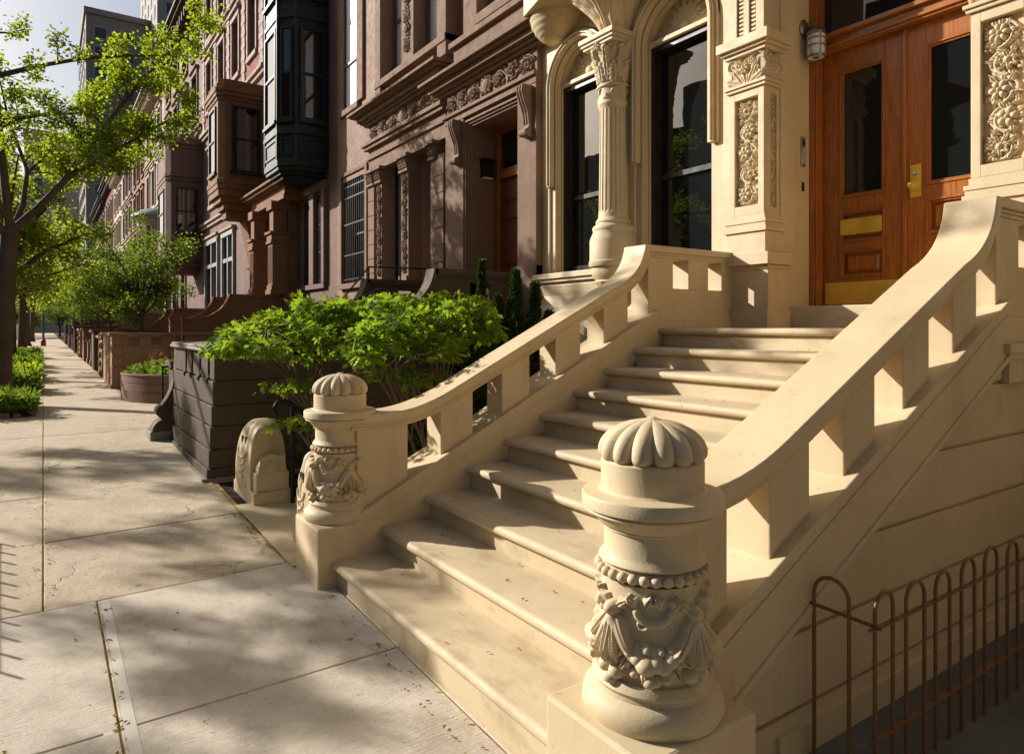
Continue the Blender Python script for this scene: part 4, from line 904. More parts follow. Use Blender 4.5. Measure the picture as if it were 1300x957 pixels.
bw_ = bay(H2, 'bay_window', BP, 5.55, 11.2, 'greybay', [(i, 6.55, 8.75) for i in range(5)]+[(i, 9.5, 11.0) for i in range(5)], roof=[(.06,8.95,9.05),(.02,9.05,9.30),(.08,6.2,6.3),(.05,6.3,6.4),(.06,11.2,11.4),(.12,11.4,11.6)], sole=[(.05,5.45,5.62),(-.02,5.36,5.46),(-.18,5.28,5.37),(-.36,5.2,5.29)], gl='glass', fr='black', ws=.08)
pn = MB()
for i in range(5):
    p, q = BP[i], BP[i+1]; L = math.hypot(q[0]-p[0], q[1]-p[1]); u = ((q[0]-p[0])/L, (q[1]-p[1])/L); n = (u[1], -u[0]); n = n if n[0]*(p[0]-5.2)+n[1]*((p[1]+q[1])/2-17.1) > 0 else (-n[0], -n[1])
    e = .07; t = .05
    for a, c in ((5.70, 6.12),): pn.obox(p, u, n, e, e+t, a, c, -.01, .03); pn.obox(p, u, n, L-e-t, L-e, a, c, -.01, .03); pn.obox(p, u, n, e, L-e, c-t, c, -.01, .028); pn.obox(p, u, n, e, L-e, a, a+t, -.01, .028)
    pn.obox(p, u, n, -.02, .04, 5.6, 11.2, -.02, .035); pn.obox(p, u, n, L-.04, L+.02, 5.6, 11.2, -.02, .035)
part('panel_moulding', pn, M['black'], bw_, bevel=.004)
en = MB(); cornice(en, XB, 18.5, 21.0, 4.98, [(.55,.12),(.52,.22),(.62,.05),(.72,.08),(.80,.07)])
pb = MB(); pb.box(5.3, XB, 18.5, 21.1, 1.2, 2.5); part('porch_base', pb, M['rust'], H2, bevel=.01)
part('porch_entablature', en, M['rust'], H2, bevel=.01)
for yc in (18.75, 20.75):
    c = MB(); X = 5.22; h = .21
    c.box(X-h-.06, X+h+.06, yc-h-.06, yc+h+.06, 2.5, 2.62); c.box(X-h-.03, X+h+.03, yc-h-.03, yc+h+.03, 2.62, 2.75); c.box(X-h, X+h, yc-h, yc+h, 2.75, 3.85)
    for k in range(4): c.box(X-h-.012, X+h+.012, yc-h+.04+.1*k, yc-h+.09+.1*k, 2.8, 3.78); c.box(X-h+.04+.1*k, X-h+.09+.1*k, yc-h-.012, yc+h+.012, 2.8, 3.78)
    c.box(X-h-.05, X+h+.05, yc-h-.05, yc+h+.05, 3.85, 3.93); c.box(X-h-.03, X+h+.03, yc-h-.03, yc+h+.03, 3.93, 4.1); c.box(X-h-.08, X+h+.08, yc-h-.08, yc+h+.08, 4.1, 4.17); c.box(X-h+.03, X+h-.03, yc-h+.03, yc+h-.03, 4.17, 4.75); c.box(X-h-.04, X+h+.04, yc-h-.04, yc+h+.04, 4.75, 4.98)
    c.box(X+h, XB, yc-.16, yc+.16, 2.5, 4.98); part('porch_column', c, M['rust'], H2, bevel=.008)
rc = MB(); cornice(rc, XB, 15.7, 21.6, 16.0, [(.15,.2),(.4,.2),(.7,.2)]); part('roof_cornice', rc, M['dark'], H2)

# ------------------------------------------------------------------ houses further down the row
def house_far(label, y0, y1, wall, trim, h, opens, X=XB, corn='dark', gl='glass', lower=None, bands=(), strips=(), loc=None):
    t = thing('row_house', label, 'house', (X+.5, (y0+y1)/2, 0))
    b = MB(); b.wall(X, y0+.004, y1-.004, -.3, h, opens, .32, X+3.5); part('wall', b, M[wall], t)
    tm = MB()
    for a, c, z0, z1 in opens:
        tm.box(X-.10, X+.05, a-.14, c+.14, z0-.16, z0-.002); tm.box(X-.07, X+.03, a-.14, a-.002, z0, z1); tm.box(X-.07, X+.03, c+.002, c+.14, z0, z1); tm.box(X-.09, X+.03, a-.16, c+.16, z1+.002, z1+.22); tm.box(X-.17, X+.03, a-.22, c+.22, z1+.22, z1+.31)
    for z in bands: tm.box(X-.10, X+.02, y0+.02, y1-.02, z, z+.14); tm.box(X-.18, X+.02, y0+.02, y1-.02, z+.14, z+.24)
    for y, z0, z1 in strips:
        tm.box(X-.05, X+.02, y-.18, y+.18, z0, z1)
        for k in range(int((z1-z0)/.42)): tm.box(X-.06, X+.02, y-.27, y+.27, z0+.42*k, z0+.42*k+.19)
    part('stone_trim', tm, M[trim], t, bevel=.006)
    for q in opens: win(t, X+.18, *q, gl, 'sashbrown', fw=.07)
    rc = MB(); cornice(rc, X, y0+.3, y1-.3, h-.5, [(.12,.15),(.3,.2),(.6,.15),(.75,.12)])
    k = int((y1-y0-.8)/.6)
    for i in range(k): rc.box(X-.5, X, y0+.5+.6*i, y0+.65+.6*i, h-.85, h-.46)
    part('roof_cornice', rc, M[corn], t); return t
def rows(y0, y1, n, zs, wfrac=.5):
    out = []; p = (y1-y0)/n
    for z0, z1 in zs:
        for i in range(n): c = y0+p*(i+.5); out.append((c-p*wfrac/2, c+p*wfrac/2, z0, z1))
    return out
H3 = house_far('mauve and red brick row house with a brown oriel over tall grey framed windows', 21.7, 31.9, 'mauve', 'pink', 16.8,
               [(26.0,27.7,2.2,5.0),(28.7,31.0,2.2,5.05),(26.3,27.3,6.6,8.7),(29.0,30.3,6.6,8.7)]+rows(22.2,31.6,4,((10.6,12.6),(13.6,15.4)),.42), bands=(5.75,9.55,13.0), strips=[(y,9.9,16.2) for y in (22.2,24.55,26.9,29.25,31.6)])
rb = MB(); rb.wall(XB-.012, 21.75, 31.85, 9.8, 13.0, [(q[0]-.14,q[1]+.14,q[2]-.16,q[3]+.3) for q in rows(22.2,31.6,4,((10.6,12.6),),.42)], .01); part('brick_panel', rb, M['red_brick'], H3)
fr_ = MB()
for a, c in ((26.0,27.7),(28.7,31.0)):
    fr_.box(5.60, 5.75, a-.12, a, 2.2, 5.1); fr_.box(5.60, 5.75, c, c+.12, 2.2, 5.1); fr_.box(5.58, 5.75, a-.12, c+.12, 5.0, 5.16); fr_.box(5.62, 5.85, (a+c)/2-.07, (a+c)/2+.07, 2.2, 5.0); fr_.box(5.63, 5.85, a, c, 4.05, 4.2)
part('window_frame', fr_, M['grey_paint'], H3, bevel=.006)
O3 = [(5.72,21.85),(4.51,21.85),(4.35,22.05),(4.35,23.45),(4.51,23.65),(5.72,23.65)]
bay(H3, 'oriel', O3, 6.1, 8.75, 'rust', [(0,6.35,8.35),(2,6.35,8.35),(4,6.35,8.35)], roof=[(.06,8.5,8.6),(.14,8.6,8.72),(.20,8.72,8.84),(.10,8.84,8.98),(0.0,8.98,9.12)], sole=[(.08,5.98,6.12),(.04,5.82,5.99),(-.02,5.62,5.83),(-.2,5.45,5.63),(-.42,5.25,5.46),(-.62,5.0,5.26)], fr='sashdark', ws=.3)
nb = MB(); nb.prism_y([(5.72,5.0),(5.2,5.0),(5.35,4.3),(5.5,3.6),(5.5,2.2),(5.72,2.2)], 22.3, 23.1); nb.box(5.42, 5.72, 22.2, 23.2, 3.5, 3.6); nb.box(5.40, 5.72, 22.15, 23.25, 2.2, 2.5); part('oriel_bracket', nb, M['rust'], H3, bevel=.01)
def ac(label, x0, y0, z0, s=.55):
    t = thing('air_conditioner', label, 'air conditioner', (x0, y0, z0))
    b = MB(); b.box(x0-.42, x0, y0, y0+s, z0, z0+.42); part('casing', b, M['ac'], t, bevel=.02)
    g = MB()
    for k in range(9): g.box(x0-.40+.042*k, x0-.385+.042*k, y0-.008, y0+.002, z0+.05, z0+.37)
    for k in range(9): g.box(x0-.428, x0-.418, y0+.05+.05*k, y0+.07+.05*k, z0+.05, z0+.37)
    part('vent_grille', g, M['greybay'], t)
ac('beige window air conditioner beside the tiled brown oriel', 5.66, 26.5, 6.75, .62)
H4 = house_far('brown row house with a broad stone oriel on its second floor', 31.9, 43.5, 'mauve', 'mauve', 16.5, rows(35.5,43,3,((2.2,4.9),(6.2,8.6)),.45)+rows(32.4,43,4,((11,13),(13.9,15.4)),.45), bands=(5.6,10.2))
bay(H4, 'oriel', [(5.72,32.1),(4.47,32.1),(4.3,32.4),(4.3,34.7),(4.47,35.0),(5.72,35.0)], 4.9, 9.9, 'mauve', [(0,5.6,7.6),(2,5.6,7.6),(4,5.6,7.6)], roof=[(.05,7.9,8.05),(.1,8.05,8.2),(.02,8.2,9.3),(.06,9.3,9.45),(.12,9.45,9.62)], sole=[(.06,4.8,4.95),(0,4.55,4.81),(-.2,4.3,4.56),(-.45,4.0,4.31)], fr='sashdark', ws=.35)
H5 = house_far('pale sandstone row house with round arched top windows and a copper roofed bay', 43.5, 52, 'pink', 'buff', 16.2, rows(44,51.6,3,((2.2,4.8),(6,8.2),(9.2,11.4),(12.6,14.6)),.5), bands=(5.4,8.7,12), corn='pink')
B5 = [(5.72,44.3)]+[(5.72-1.15*math.sin(PI*i/8), 45.7-1.4*math.cos(PI*i/8)) for i in range(1,8)]+[(5.72,47.1)]
b5 = bay(H5, 'bay_window', B5, -.2, 8.3, 'pink', [(i, 5.6, 7.6) for i in (1,3,5)], roof=[(.06,8.0,8.15)], sole=[(.04,5.0,5.2)], ws=.1)
cr_ = MB(); cr_.lathe([(1.5,8.15),(1.45,8.25),(1.0,8.55),(.5,8.7),(0,8.75)], (5.72, 45.7, 0), 24); part('copper_roof', cr_, M['copper'], b5, smooth=40)
house_far('rust brown row house with paired windows, fifth beyond the black bay', 52, 60, 'rust', 'rust', 15.4, rows(52.4,59.6,3,((2.2,4.8),(6,8.2),(9.2,11.2),(12.2,13.8)),.5), bands=(5.4,8.6))
house_far('mauve row house with continuous stone bands in the distance', 60, 68.5, 'mauve', 'pink', 16.4, rows(60.4,68,3,((2.2,4.8),(6,8.2),(9.2,11.2),(12.4,14.4)),.5), bands=(5.4,8.6,11.8))
house_far('buff limestone row house far down the street', 68.5, 77, 'buff', 'buff', 15.8, rows(69,76.5,3,((2.2,4.8),(6,8.2),(9.2,11.2),(12.4,14)),.5), bands=(5.4,), corn='buff')
house_far('red brick row house far down the street between stone neighbours', 77, 88, 'red_brick', 'pink', 16.6, rows(77.5,87.5,4,((2.2,4.8),(6,8.2),(9.2,11.2),(12.4,14.4)),.45), bands=(5.4,8.6))
house_far('brown row house at the far end of the row', 88, 104, 'brown', 'brown', 16.0, rows(88.5,103.5,5,((2.2,4.8),(6,8.2),(9.2,11.2),(12.4,14.4)),.45), bands=(5.4,8.6))
# apartment blocks beyond the end of the street
def tower(label, x0, x1, y0, y1, h, mat, fl, parapet=True):
    t = thing('apartment_tower', label, 'apartment block', ((x0+x1)/2, y0, 0)); b = MB(); b.box(x0, x1, y0, y1, -1, h); part('wall', b, M[mat], t)
    if parapet: p = MB(); p.box(x0-.3, x1+.3, y0-.3, y1+.3, h, h+.9); part('parapet', p, M[mat], t)
    n = max(2, int((x1-x0)/3.2)); F = MB(); G = MB()
    for z in np.arange(4, h-3, fl):
        for i in range(n):
            a = x0+(x1-x0)*(i+.3)/n; c = x0+(x1-x0)*(i+.72)/n; F.box(a-.1, c+.1, y0-.10, y0+.02, z-.1, z+1.8); G.box(a, c, y0-.13, y0-.09, z, z+1.7)
        for j in range(int((y1-y0)/4)):
            a = y0+2+4*j; F.box(x0-.10, x0+.02, a, a+1.6, z-.1, z+1.8); G.box(x0-.13, x0-.09, a+.1, a+1.5, z, z+1.7)
    f = part('window_frames', F, M['bone'], t); f['kind'] = 'stuff'; g2 = part('panes', G, M['glass'], f); g2['kind'] = 'stuff'; return t
tower('tall tan slab tower rising behind the row house roofs', 14.5, 27, 118, 140, 66, 'tower', 3.1)
tower('grey brown apartment block with a stepped roof beyond the tree branches', 5.5, 17, 126, 150, 51, 'tower2', 3.1)
tower('pale apartment block hidden low behind the street trees', -3, 9, 165, 185, 40, 'tower', 3.2)
# the shaded side of the street, seen only as reflections in the windows
for lab, y0, y1, mt in (('brick row house across the street reflected in the cream house windows', -2, 7, 'red_brick'), ('brownstone row house across the street opposite the brownstone', 7, 15, 'brown'), ('buff row house across the street opposite the black bay', 15, 24, 'buff'), ('mauve row house across the street opposite the brown oriel', 24, 33, 'mauve')):
    t = thing('row_house', lab, 'house', (-16, (y0+y1)/2, 0)); b = MB(); b.box(-22, -15.6, y0, y1, -.5, 15 if y0 < 10 else (14 if y0 < 20 else 12)); part('wall', b, M[mt], t)
    for y in np.arange(y0+1, y1-1.2, 2.4):
        for z in (1.6, 5.2):
            f = MB(); f.box(-15.62, -15.5, y, y+1.2, z, z+2.2); o = part('window', f, M['bone'], t); p = MB(); p.box(-15.52, -15.47, y+.1, y+1.1, z+.1, z+2.1); part('pane', p, M['glass'], o)

# the row goes on unseen right of the frame, added to block sky light
t = thing('row_house', 'unseen brown row house adjoining the cream house, added to block sky light at right', 'house', (6.2, -6, 0)); b = MB(); q = rows(-9,-1.5,3,((2.4,4.8),(6.4,8.6),(9.6,11.6)),.45); b.wall(XB, -9, -1.31, -.4, 14, q, .3, 9); part('wall', b, M['brown'], t)
for o in q: win(t, XB+.2, *o)
# ------------------------------------------------------------------ carved gate piers of the cream house's front area
def gate_pier(y_front, sgn, label, ls=1.0):
    """the low shell end faces -y when sgn is +1"""
    zb = gz(1.5, y_front); t = thing('gate_pier', label, 'gate pier', (1.65, y_front+sgn*.35, zb), 'carved gate piers of the cream house')
    Y = lambda a: y_front+sgn*a*ls
    def bx(m, x0, x1, a, c, z0, z1): m.box(x0, x1, min(Y(a),Y(c)), max(Y(a),Y(c)), z0, z1)
    m = MB(); bx(m, 1.49, 1.83, 0, .74, zb-.2, zb+.11); part('plinth', m, M['cream'], t, bevel=.008)
    m = MB(); bx(m, 1.52, 1.80, .025, .20, zb+.111, zb+.27); n = 16
    m.add([(1.66+.125*math.cos(PI*i/n), Y(.03), zb+.27+.0+.16*math.sin(PI*i/n)) for i in range(n+1)]+[(1.66+.125*math.cos(PI*i/n), Y(.19), zb+.27+.16*math.sin(PI*i/n)) for i in range(n+1)],
          [(i,i+1,i+n+2,i+n+1) for i in range(n)]+[tuple(range(n,-1,-1)), tuple(range(n+1,2*n+2))])
    o = part('shell_block', m, M['cream'], t, bevel=.006)
    def sh(r):
        cx = r.w/2; r.ball(cx, .02, .022, .8)
        for i in range(7): a = PI*(.08+.84*i/6); r.leaf(cx, .01, a, .115, .021, .018, 1)
    r = Relief(.22, .14, 80, 60); sh(r); r.trim(.004); part('carved_shell', MB().grid(r.on_plane((1.66-sgn*.11, Y(.0295), zb+.275), (sgn,0,0), (0,0,1), (0,-sgn,0))), M['cream_carve'], o, smooth=80, recalc=False)
    # draped body: a bulging arch in section that leans back, its cloth folds pressed into it
    nu, nv = 90, 60; P = np.zeros((nv, nu, 3))
    for j in range(nv):
        b = j/(nv-1); yy = .16+.56*b; ht = (.60-.10*(b-.35)**2*4)*(.88 if b > .9 else 1)
        for i in range(nu):
            a = PI*i/(nu-1); c, s_ = math.cos(a), math.sin(a); hw = .155+.02*math.sin(PI*b)
            x = 1.655-hw*math.copysign(abs(c)**.62, c); z = zb+.111+ht*abs(s_)**.55
            f = (.006*math.sin(34*b+3*s_)*(b < .5)*(.1 < b)+.005*math.sin(14*s_+8*b)*(.1 < b < .6))*(abs(c) > .25)
            P[j,i] = (x-f*(1 if c > 0 else -1)*.9, Y(yy), z+f*.3)
    m = MB().grid(P); e0 = [tuple(p) for p in P[0]]; e1 = [tuple(p) for p in P[-1]]
    m.add(e0, [tuple(range(nu))]); m.add(e1, [tuple(range(nu-1,-1,-1))]); o = part('draped_body', m, M['cream_carve'], t, smooth=50)
    q = MB()
    for k in range(3): q.box(1.493, 1.52, min(Y(.31+.06*k),Y(.333+.06*k)), max(Y(.31+.06*k),Y(.333+.06*k)), zb+.49, zb+.56)  # dark boxes stand in for the shade inside the slots
    part('slot_shade', q, M['dark'], o, bevel=.008)
    q = MB()
    for k in range(4):
        w0 = .13-.012*k; q.tube([(1.492-.012*math.sin(PI*i/10), Y(.40+w0*math.cos(PI*i/10)), zb+.44-.06*k-.07*math.sin(PI*i/10)) for i in range(11)], .010, 8)
    part('swag_fold', q, M['cream_carve'], o, smooth=60)
gate_pier(6.10, 1, 'carved cream gate pier with shell end and draped cloth beside the dark stone wall')
gate_pier(5.0, -1, 'carved cream gate pier tucked close behind the far domed newel post', .55)
pv = MB(); pv.grid(sheet(1.36, 2.6, 4.56, 6.2, 4, 5, .012)); struct(part('areaway_threshold', pv, M['cream_step'], recalc=False))
pv = MB(); pv.grid(sheet(2.4, 5.6, .2, 1.56, 6, 4, .008)); struct(part('areaway_paving', pv, stone('dark_areaway_paving', (.15,.14,.13), .3, .9, .5, 80, (.5,.5,.5), .5, False), recalc=False))

# ------------------------------------------------------------------ dark stone wall of the brownstone's stoop
dw = thing('stone_wall', 'dark brown battered stone wall with slotted top course and worn grey cap', 'wall', (1.8, 8.4, .1))
m = MB(); xf = lambda z: 1.325+.058*(z-.1)
def course(z0, z1, y0, y1, x1, ins=0.0):
    m.add([(xf(z0)+ins,y0,z0),(x1,y0,z0),(x1,y1,z0),(xf(z0)+ins,y1,z0),(xf(z0)+.002+ins,y0,z1),(x1,y0,z1),(x1,y1,z1),(xf(z0)+.002+ins,y1,z1)], [(0,3,2,1),(4,5,6,7),(0,1,5,4),(1,2,6,5),(2,3,7,6),(3,0,4,7)])
for z0, z1 in ((-.1,.215),(.228,.40),(.413,.628),(.641,.832),(.845,1.075)): course(z0, z1, 7.18, 9.58, 2.55)
course(.0, 1.30, 7.195, 9.565, 2.53, .095)
e = 7.18
for y in (7.45, 7.91, 8.38, 8.78): course(1.088, 1.36, e, y-.055, 2.55); e = y+.055
course(1.088, 1.36, e, 9.58, 2.55); course(1.30, 1.36, 7.18, 9.58, 2.549); part('wall', m, M['dark'], dw, bevel=.007)
q = MB()
for y in (7.45, 7.91, 8.38, 8.78): q.ball((xf(1.08)+.01, y, 1.075), .045, 12, 8)
part('carved_drop', q, M['dark'], dw, smooth=60)
q = MB(); q.box(1.33, 2.62, 7.12, 9.64, 1.362, 1.40); q.box(1.345, 2.60, 7.135, 9.625, 1.40, 1.425); part('cap_stone', q, M['darkcap'], dw, bevel=.014)
q = MB(); q.box(1.27, 2.57, 7.16, 9.6, -.2, gz(1.3,7.2)+.03); q.box(1.10, 1.8, 9.585, 10.0, -.2, .30); part('base_course', q, M['darkcap'], dw, bevel=.01)
q = MB(); pth = [(1.42,1.36)]+bez((1.40,1.30),(1.40,.85),(1.26,.66),9)+bez((1.24,.63),(1.15,.52),(1.22,.46),6)
q.ribbon(pth, [(p[0]+.3 if i < 10 else 1.5, p[1]) for i, p in enumerate(pth)], 9.585, 9.80); q.tube([(1.24,9.57,.55),(1.24,9.82,.55)], .075, 16)
q.ribbon([(1.12,.30)]+bez((1.12,.30),(1.14,.46),(1.34,.47),6), [(1.5,.30)]*8, 9.585, 9.86); part('scroll_end', q, M['dark'], dw, smooth=35, bevel=.006)
lw = MB(); lw.box(2.555, 5.4, 7.22, 7.42, -.2, 1.02); lw.box(2.555, 5.4, 7.17, 7.47, 1.02, 1.10)
for z in (.3,.55,.8): lw.box(2.56, 5.4, 7.215, 7.4, z, z+.012)
tag(part('garden_wall', lw, M['dark'], bevel=.006), 'low dark stone wall dividing the two front gardens behind the maples', 'wall')

# ------------------------------------------------------------------ stoops of the neighbouring houses
def curled_stoop(label, yc, wd, mat, loz=1.0, curl=(3.55,1.72,4.2,2.33), th=.24, opening=False, x0=1.65, path=None):
    t = thing('stoop', label, 'stoop', (3.5, yc, gz(2, yc))); x1, z1, x2, z2 = curl
    top = [(x0, loz), (x0+.25, loz)]+[(x0+.6+(x1-x0-.6)*i/4, loz+.12+(z1-loz-.12)*i/4) for i in range(5)]+bez((x1+.02,z1+.01),(x2-.06,z1+(z2-z1)*.25),(x2,z2),10)[1:]
    if path: top = path; x0 = path[0][0]; loz = path[0][1]
    for s_ in (-1, 1):
        y = yc+s_*wd/2; m = MB(); m.ribbon(top, [(p[0], -.2) for p in top], y-th/2+.03, y+th/2-.03)
        segs = [(x2+.002, 5.42)]
        m.box(x2+.002, 5.42, y-th/2+.03, y+th/2-.03, -.2, z2-.42)
        if opening:
            for a, c in ((x2+.002,4.75),(5.05,5.42)): m.box(a, c, y-th/2+.03, y+th/2-.03, z2-.42, z2-.1)
            m.box(x2+.002, 5.42, y-th/2+.032, y+th/2-.032, z2-.12, z2-.02)
        else: m.box(x2+.002, 5.42, y-th/2+.03, y+th/2-.03, z2-.42, z2-.02)
        o = part('cheek_wall', m, M[mat], t, bevel=.006)
        c = MB(); c.ribbon([(p[0]-.01, p[1]+.05) for p in top], offset([(p[0]-.01, p[1]+.05) for p in top], .07), y-th/2, y+th/2); c.box(x2+.003, 5.42, y-th/2, y+th/2, z2-.03, z2+.05); c.box(x2+.05, 5.42, y-th/2+.012, y+th/2-.012, z2-.06, z2-.029)
        part('coping', c, M[mat], o, bevel=.006, smooth=35)
        if path: continue
        n = MB(); n.box(x0-.22, x0+.2, y-.21, y+.21, -.2, loz+.06); n.box(x0-.26, x0+.24, y-.25, y+.25, loz+.06, loz+.16); n.box(x0-.25, x0+.22, y-.24, y+.24, -.2, gz(2,yc)+.16); part('newel_pier', n, M[mat], t, bevel=.012)
    m = MB()
    for k in range(10): m.box(1.75+.30*k, 5.5, yc-wd/2+.1, yc+wd/2-.1, -.2 if k == 0 else .16*k+.02, .16*(k+1)+.2)
    part('steps', m, M[mat], t, bevel=.012)
curled_stoop('dark brown stoop with curled copings below the recessed wooden door', 9.13, 2.26, 'dark', opening=True)
curled_stoop('rust brown stoop with two curled copings beside the tan garden wall', 19.75, 2.0, 'rust', curl=(3.3,1.85,3.97,2.43), path=[(2.85,1.80),(3.05,1.81)]+bez((3.2,1.82),(3.80,1.86),(3.97,2.43),12))
for yc, mt, lab in ((30.5,'rust','reddish brown stoop behind the small street side tree'),(39.5,'mauve','mauve stoop with curled copings past the front garden tree'),(49.0,'dark','dark stoop with curled copings where the sidewalk narrows'),(57,'rust','distant rust brown stoop with pale copings'),(67,'mauve','distant mauve stoop near the end of the sidewalk')):
    curled_stoop(lab, yc, 2.1, mt)
def handrail(label, pts, posts, r=.018):
    t = thing('handrail', label, 'handrail', (*pts[len(pts)//2][:2], posts[0][2])); m = MB(); m.tube(pts, r, 10); part('rail', m, M['iron'], t, smooth=60)
    for p in posts: m = MB(); m.tube([(p[0],p[1],p[2]),(p[0],p[1],p[3])], r*.9, 8); m.ball((p[0],p[1],p[2]+.01), r*2); part('post', m, M['iron'], t, smooth=60)
    return t
zc = gz(1.8, 6.2)
handrail('black iron handrail with curled end between the gate piers and the maples', [(1.66,6.02,zc+.78),(1.64,6.02,zc+.84),(1.67,6.02,zc+.89),(1.73,6.02,zc+.90),(1.80,6.02,zc+.86),(2.05,6.02,zc+.68),(2.9,6.02,zc+.05)], [(1.80,6.02,zc-.1,zc+.86),(2.4,6.02,zc-.5,zc+.42)], .02)
handrail('thin black iron handrail at the curved brick planter', [(1.30,10.2,1.08),(1.5,10.25,1.08),(2.6,10.25,1.12),(3.5,10.25,1.9)], [(1.32,10.2,.15,1.07),(2.5,10.25,.2,1.1)], .014)
hr = handrail('black iron railing along the landing of the dark stoop', [(3.45,10.32,1.72),(3.9,10.32,2.1),(4.3,10.32,2.58),(5.45,10.32,2.60)], [(4.3,10.32,2.2,2.58),(4.85,10.32,2.3,2.59),(5.4,10.32,2.3,2.60)], .014)
handrail('black iron handrail on the near side of the dark stoop', [(2.2,7.95,1.55),(3.5,7.95,2.1)], [(2.3,7.95,1.0,1.58),(3.4,7.95,1.5,2.06)], .014)

# ------------------------------------------------------------------ planter and tan wall
pl = thing('planter', 'low curved reddish brown planter wall filled with bright ground cover', 'planter', (3.2, 15.2, .2))
m = MB(); m.lathe([(1.76,-.1),(1.76,.40),(1.75,.405),(1.75,.41),(1.76,.415),(1.76,.56),(1.75,.565),(1.75,.575),(1.76,.58),(1.76,.70),(1.77,.705),(1.77,.73),(1.765,.735),(1.45,.735),(1.45,.3)], (3.0, 15.2, 0), 64, None, PI*.5, PI*1.5); m.box(3.0, 4.6, 13.44, 13.7, -.1, .73); m.box(3.0, 4.6, 16.7, 16.96, -.1, .73); part('planter_wall', m, M['planter'], pl, smooth=40)
m = MB(); m.lathe([(0,.64),(1.5,.62)], (3.0, 15.2, 0), 32, None, PI*.5, PI*1.5); part('soil', m, M['soil'], pl)
def cover(name, root, mat, n, box, size, seed, dome=None, ratio=.5, upward=.7):
    rg = np.random.default_rng(seed); C = rg.random((n,3))*np.array([box[1]-box[0], box[3]-box[2], box[5]-box[4]])+np.array([box[0],box[2],box[4]])
    if dome:
        cx, cy = (box[0]+box[1])/2, (box[2]+box[3])/2; q = ((C[:,0]-cx)/((box[1]-box[0])/2))**2+((C[:,1]-cy)/((box[3]-box[2])/2))**2
        k = q < 1; C, q = C[k], q[k]; lump = .75+.25*np.sin(C[:,0]*7+seed)*np.cos(C[:,1]*6+seed*2); C[:,2] = box[4]+(C[:,2]-box[4])*np.maximum(0,1-q)**.28*lump
    D = rg.normal(size=(len(C),3)); D[:,2] = np.abs(D[:,2])*upward+.1; Nn = rg.normal(size=(len(C),3))*.6; Nn[:,2] += 1
    s_ = size*(.6+.8*rg.random(len(C))); return leaves(name, C, D, Nn, s_, s_*ratio, M[mat], root)
cover('ground_cover', pl, 'hosta', 5200, (1.32,4.4,13.55,16.8,.62,1.05), .11, 1, True)
cover('rust_shrub', pl, 'barberry', 2200, (1.75,3.2,15.3,16.9,.7,1.36), .06, 2, True)
hd = thing('garden_shrub', 'dark clipped shrub behind the curved planter', 'shrub', (3.9, 16.4, .6)); m = MB()
for k in range(5): m.tube([(3.9,16.4,.3),(3.9+.3*math.cos(k*1.3),16.4+.3*math.sin(k*1.3),.9)], .012, 5)
part('stems', m, M['bark'], hd); cover('foliage', hd, 'yew', 3500, (3.2,4.7,15.6,17.3,.5,1.45), .07, 3, True)
tw = thing('stone_wall', 'tan stone garden wall with square openings and quoined corner pier', 'wall', (1.5, 18.1, .2))
m = MB()
for a, c in ((1.3,1.62),(1.84,2.09),(2.33,2.62),(2.86,3.1)): m.box(a, c, 18.0, 18.22, 1.19, 1.43)
m.box(3.1, 4.7, 18.0, 18.22, 1.19, 1.43); m.box(1.305, 4.7, 18.003, 18.217, 0, 1.19); m.box(1.303, 1.56, 18.217, 20.9, 0, 1.43)
for k in range(5): m.box(1.285, 1.50, 17.985, 18.4, .25+.24*k, .47+.24*k); m.box(1.285, 1.50, 18.9, 19.1, .25+.24*k, .47+.24*k)
m.box(1.25, 1.6, 17.96, 18.5, 0, .30); part('wall', m, M['tan'], tw, bevel=.006)
m = MB(); m.box(1.23, 4.7, 17.93, 18.29, 1.43, 1.50); m.box(1.23, 1.63, 18.29, 20.95, 1.43, 1.50); part('coping', m, M['tan'], tw, bevel=.01)
for yc, mt, lab, hh in ((22.6,'tan','pale rock faced garden wall beyond the tan wall',1.15),(26.2,'dark','dark stone garden wall with rough carved end',1.3),(33.2,'mauve','dark mauve garden wall with pale capped pier at the sidewalk',1.35),(37.0,'tan','rough textured garden wall far along the sidewalk',1.3),(43.5,'dark','dark garden wall far along the sidewalk',1.4),(52.5,'mauve','mauve garden wall where the sidewalk fades',1.45),(62,'dark','last dark garden wall along the sidewalk',1.5)):
    t = thing('stone_wall', lab, 'wall', (1.6, yc, gz(1.5,yc))); g0 = gz(1.5, yc); m = MB(); m.box(1.40, 4.8, yc-.12, yc+.12, 0, g0+hh-.08); m.box(1.42, 1.64, yc, yc+2.4, 0, g0+hh-.08); m.box(1.36, 1.70, yc-.16, yc+.3, 0, g0+hh-.08)
    if mt in ('tan',):
        for k in range(9): m.ball((1.38+.1*(k%2), yc-.05+.1*(k%3), g0+.1+.13*k), .11, 7, 5)
    part('wall', m, M[mt], t, bevel=.02); m = MB(); m.box(1.32, 4.8, yc-.18, yc+.18, g0+hh-.08, g0+hh); m.box(1.34, 1.70, yc+.18, yc+2.45, g0+hh-.08, g0+hh-.002); part('coping', m, M[mt], t, bevel=.012)

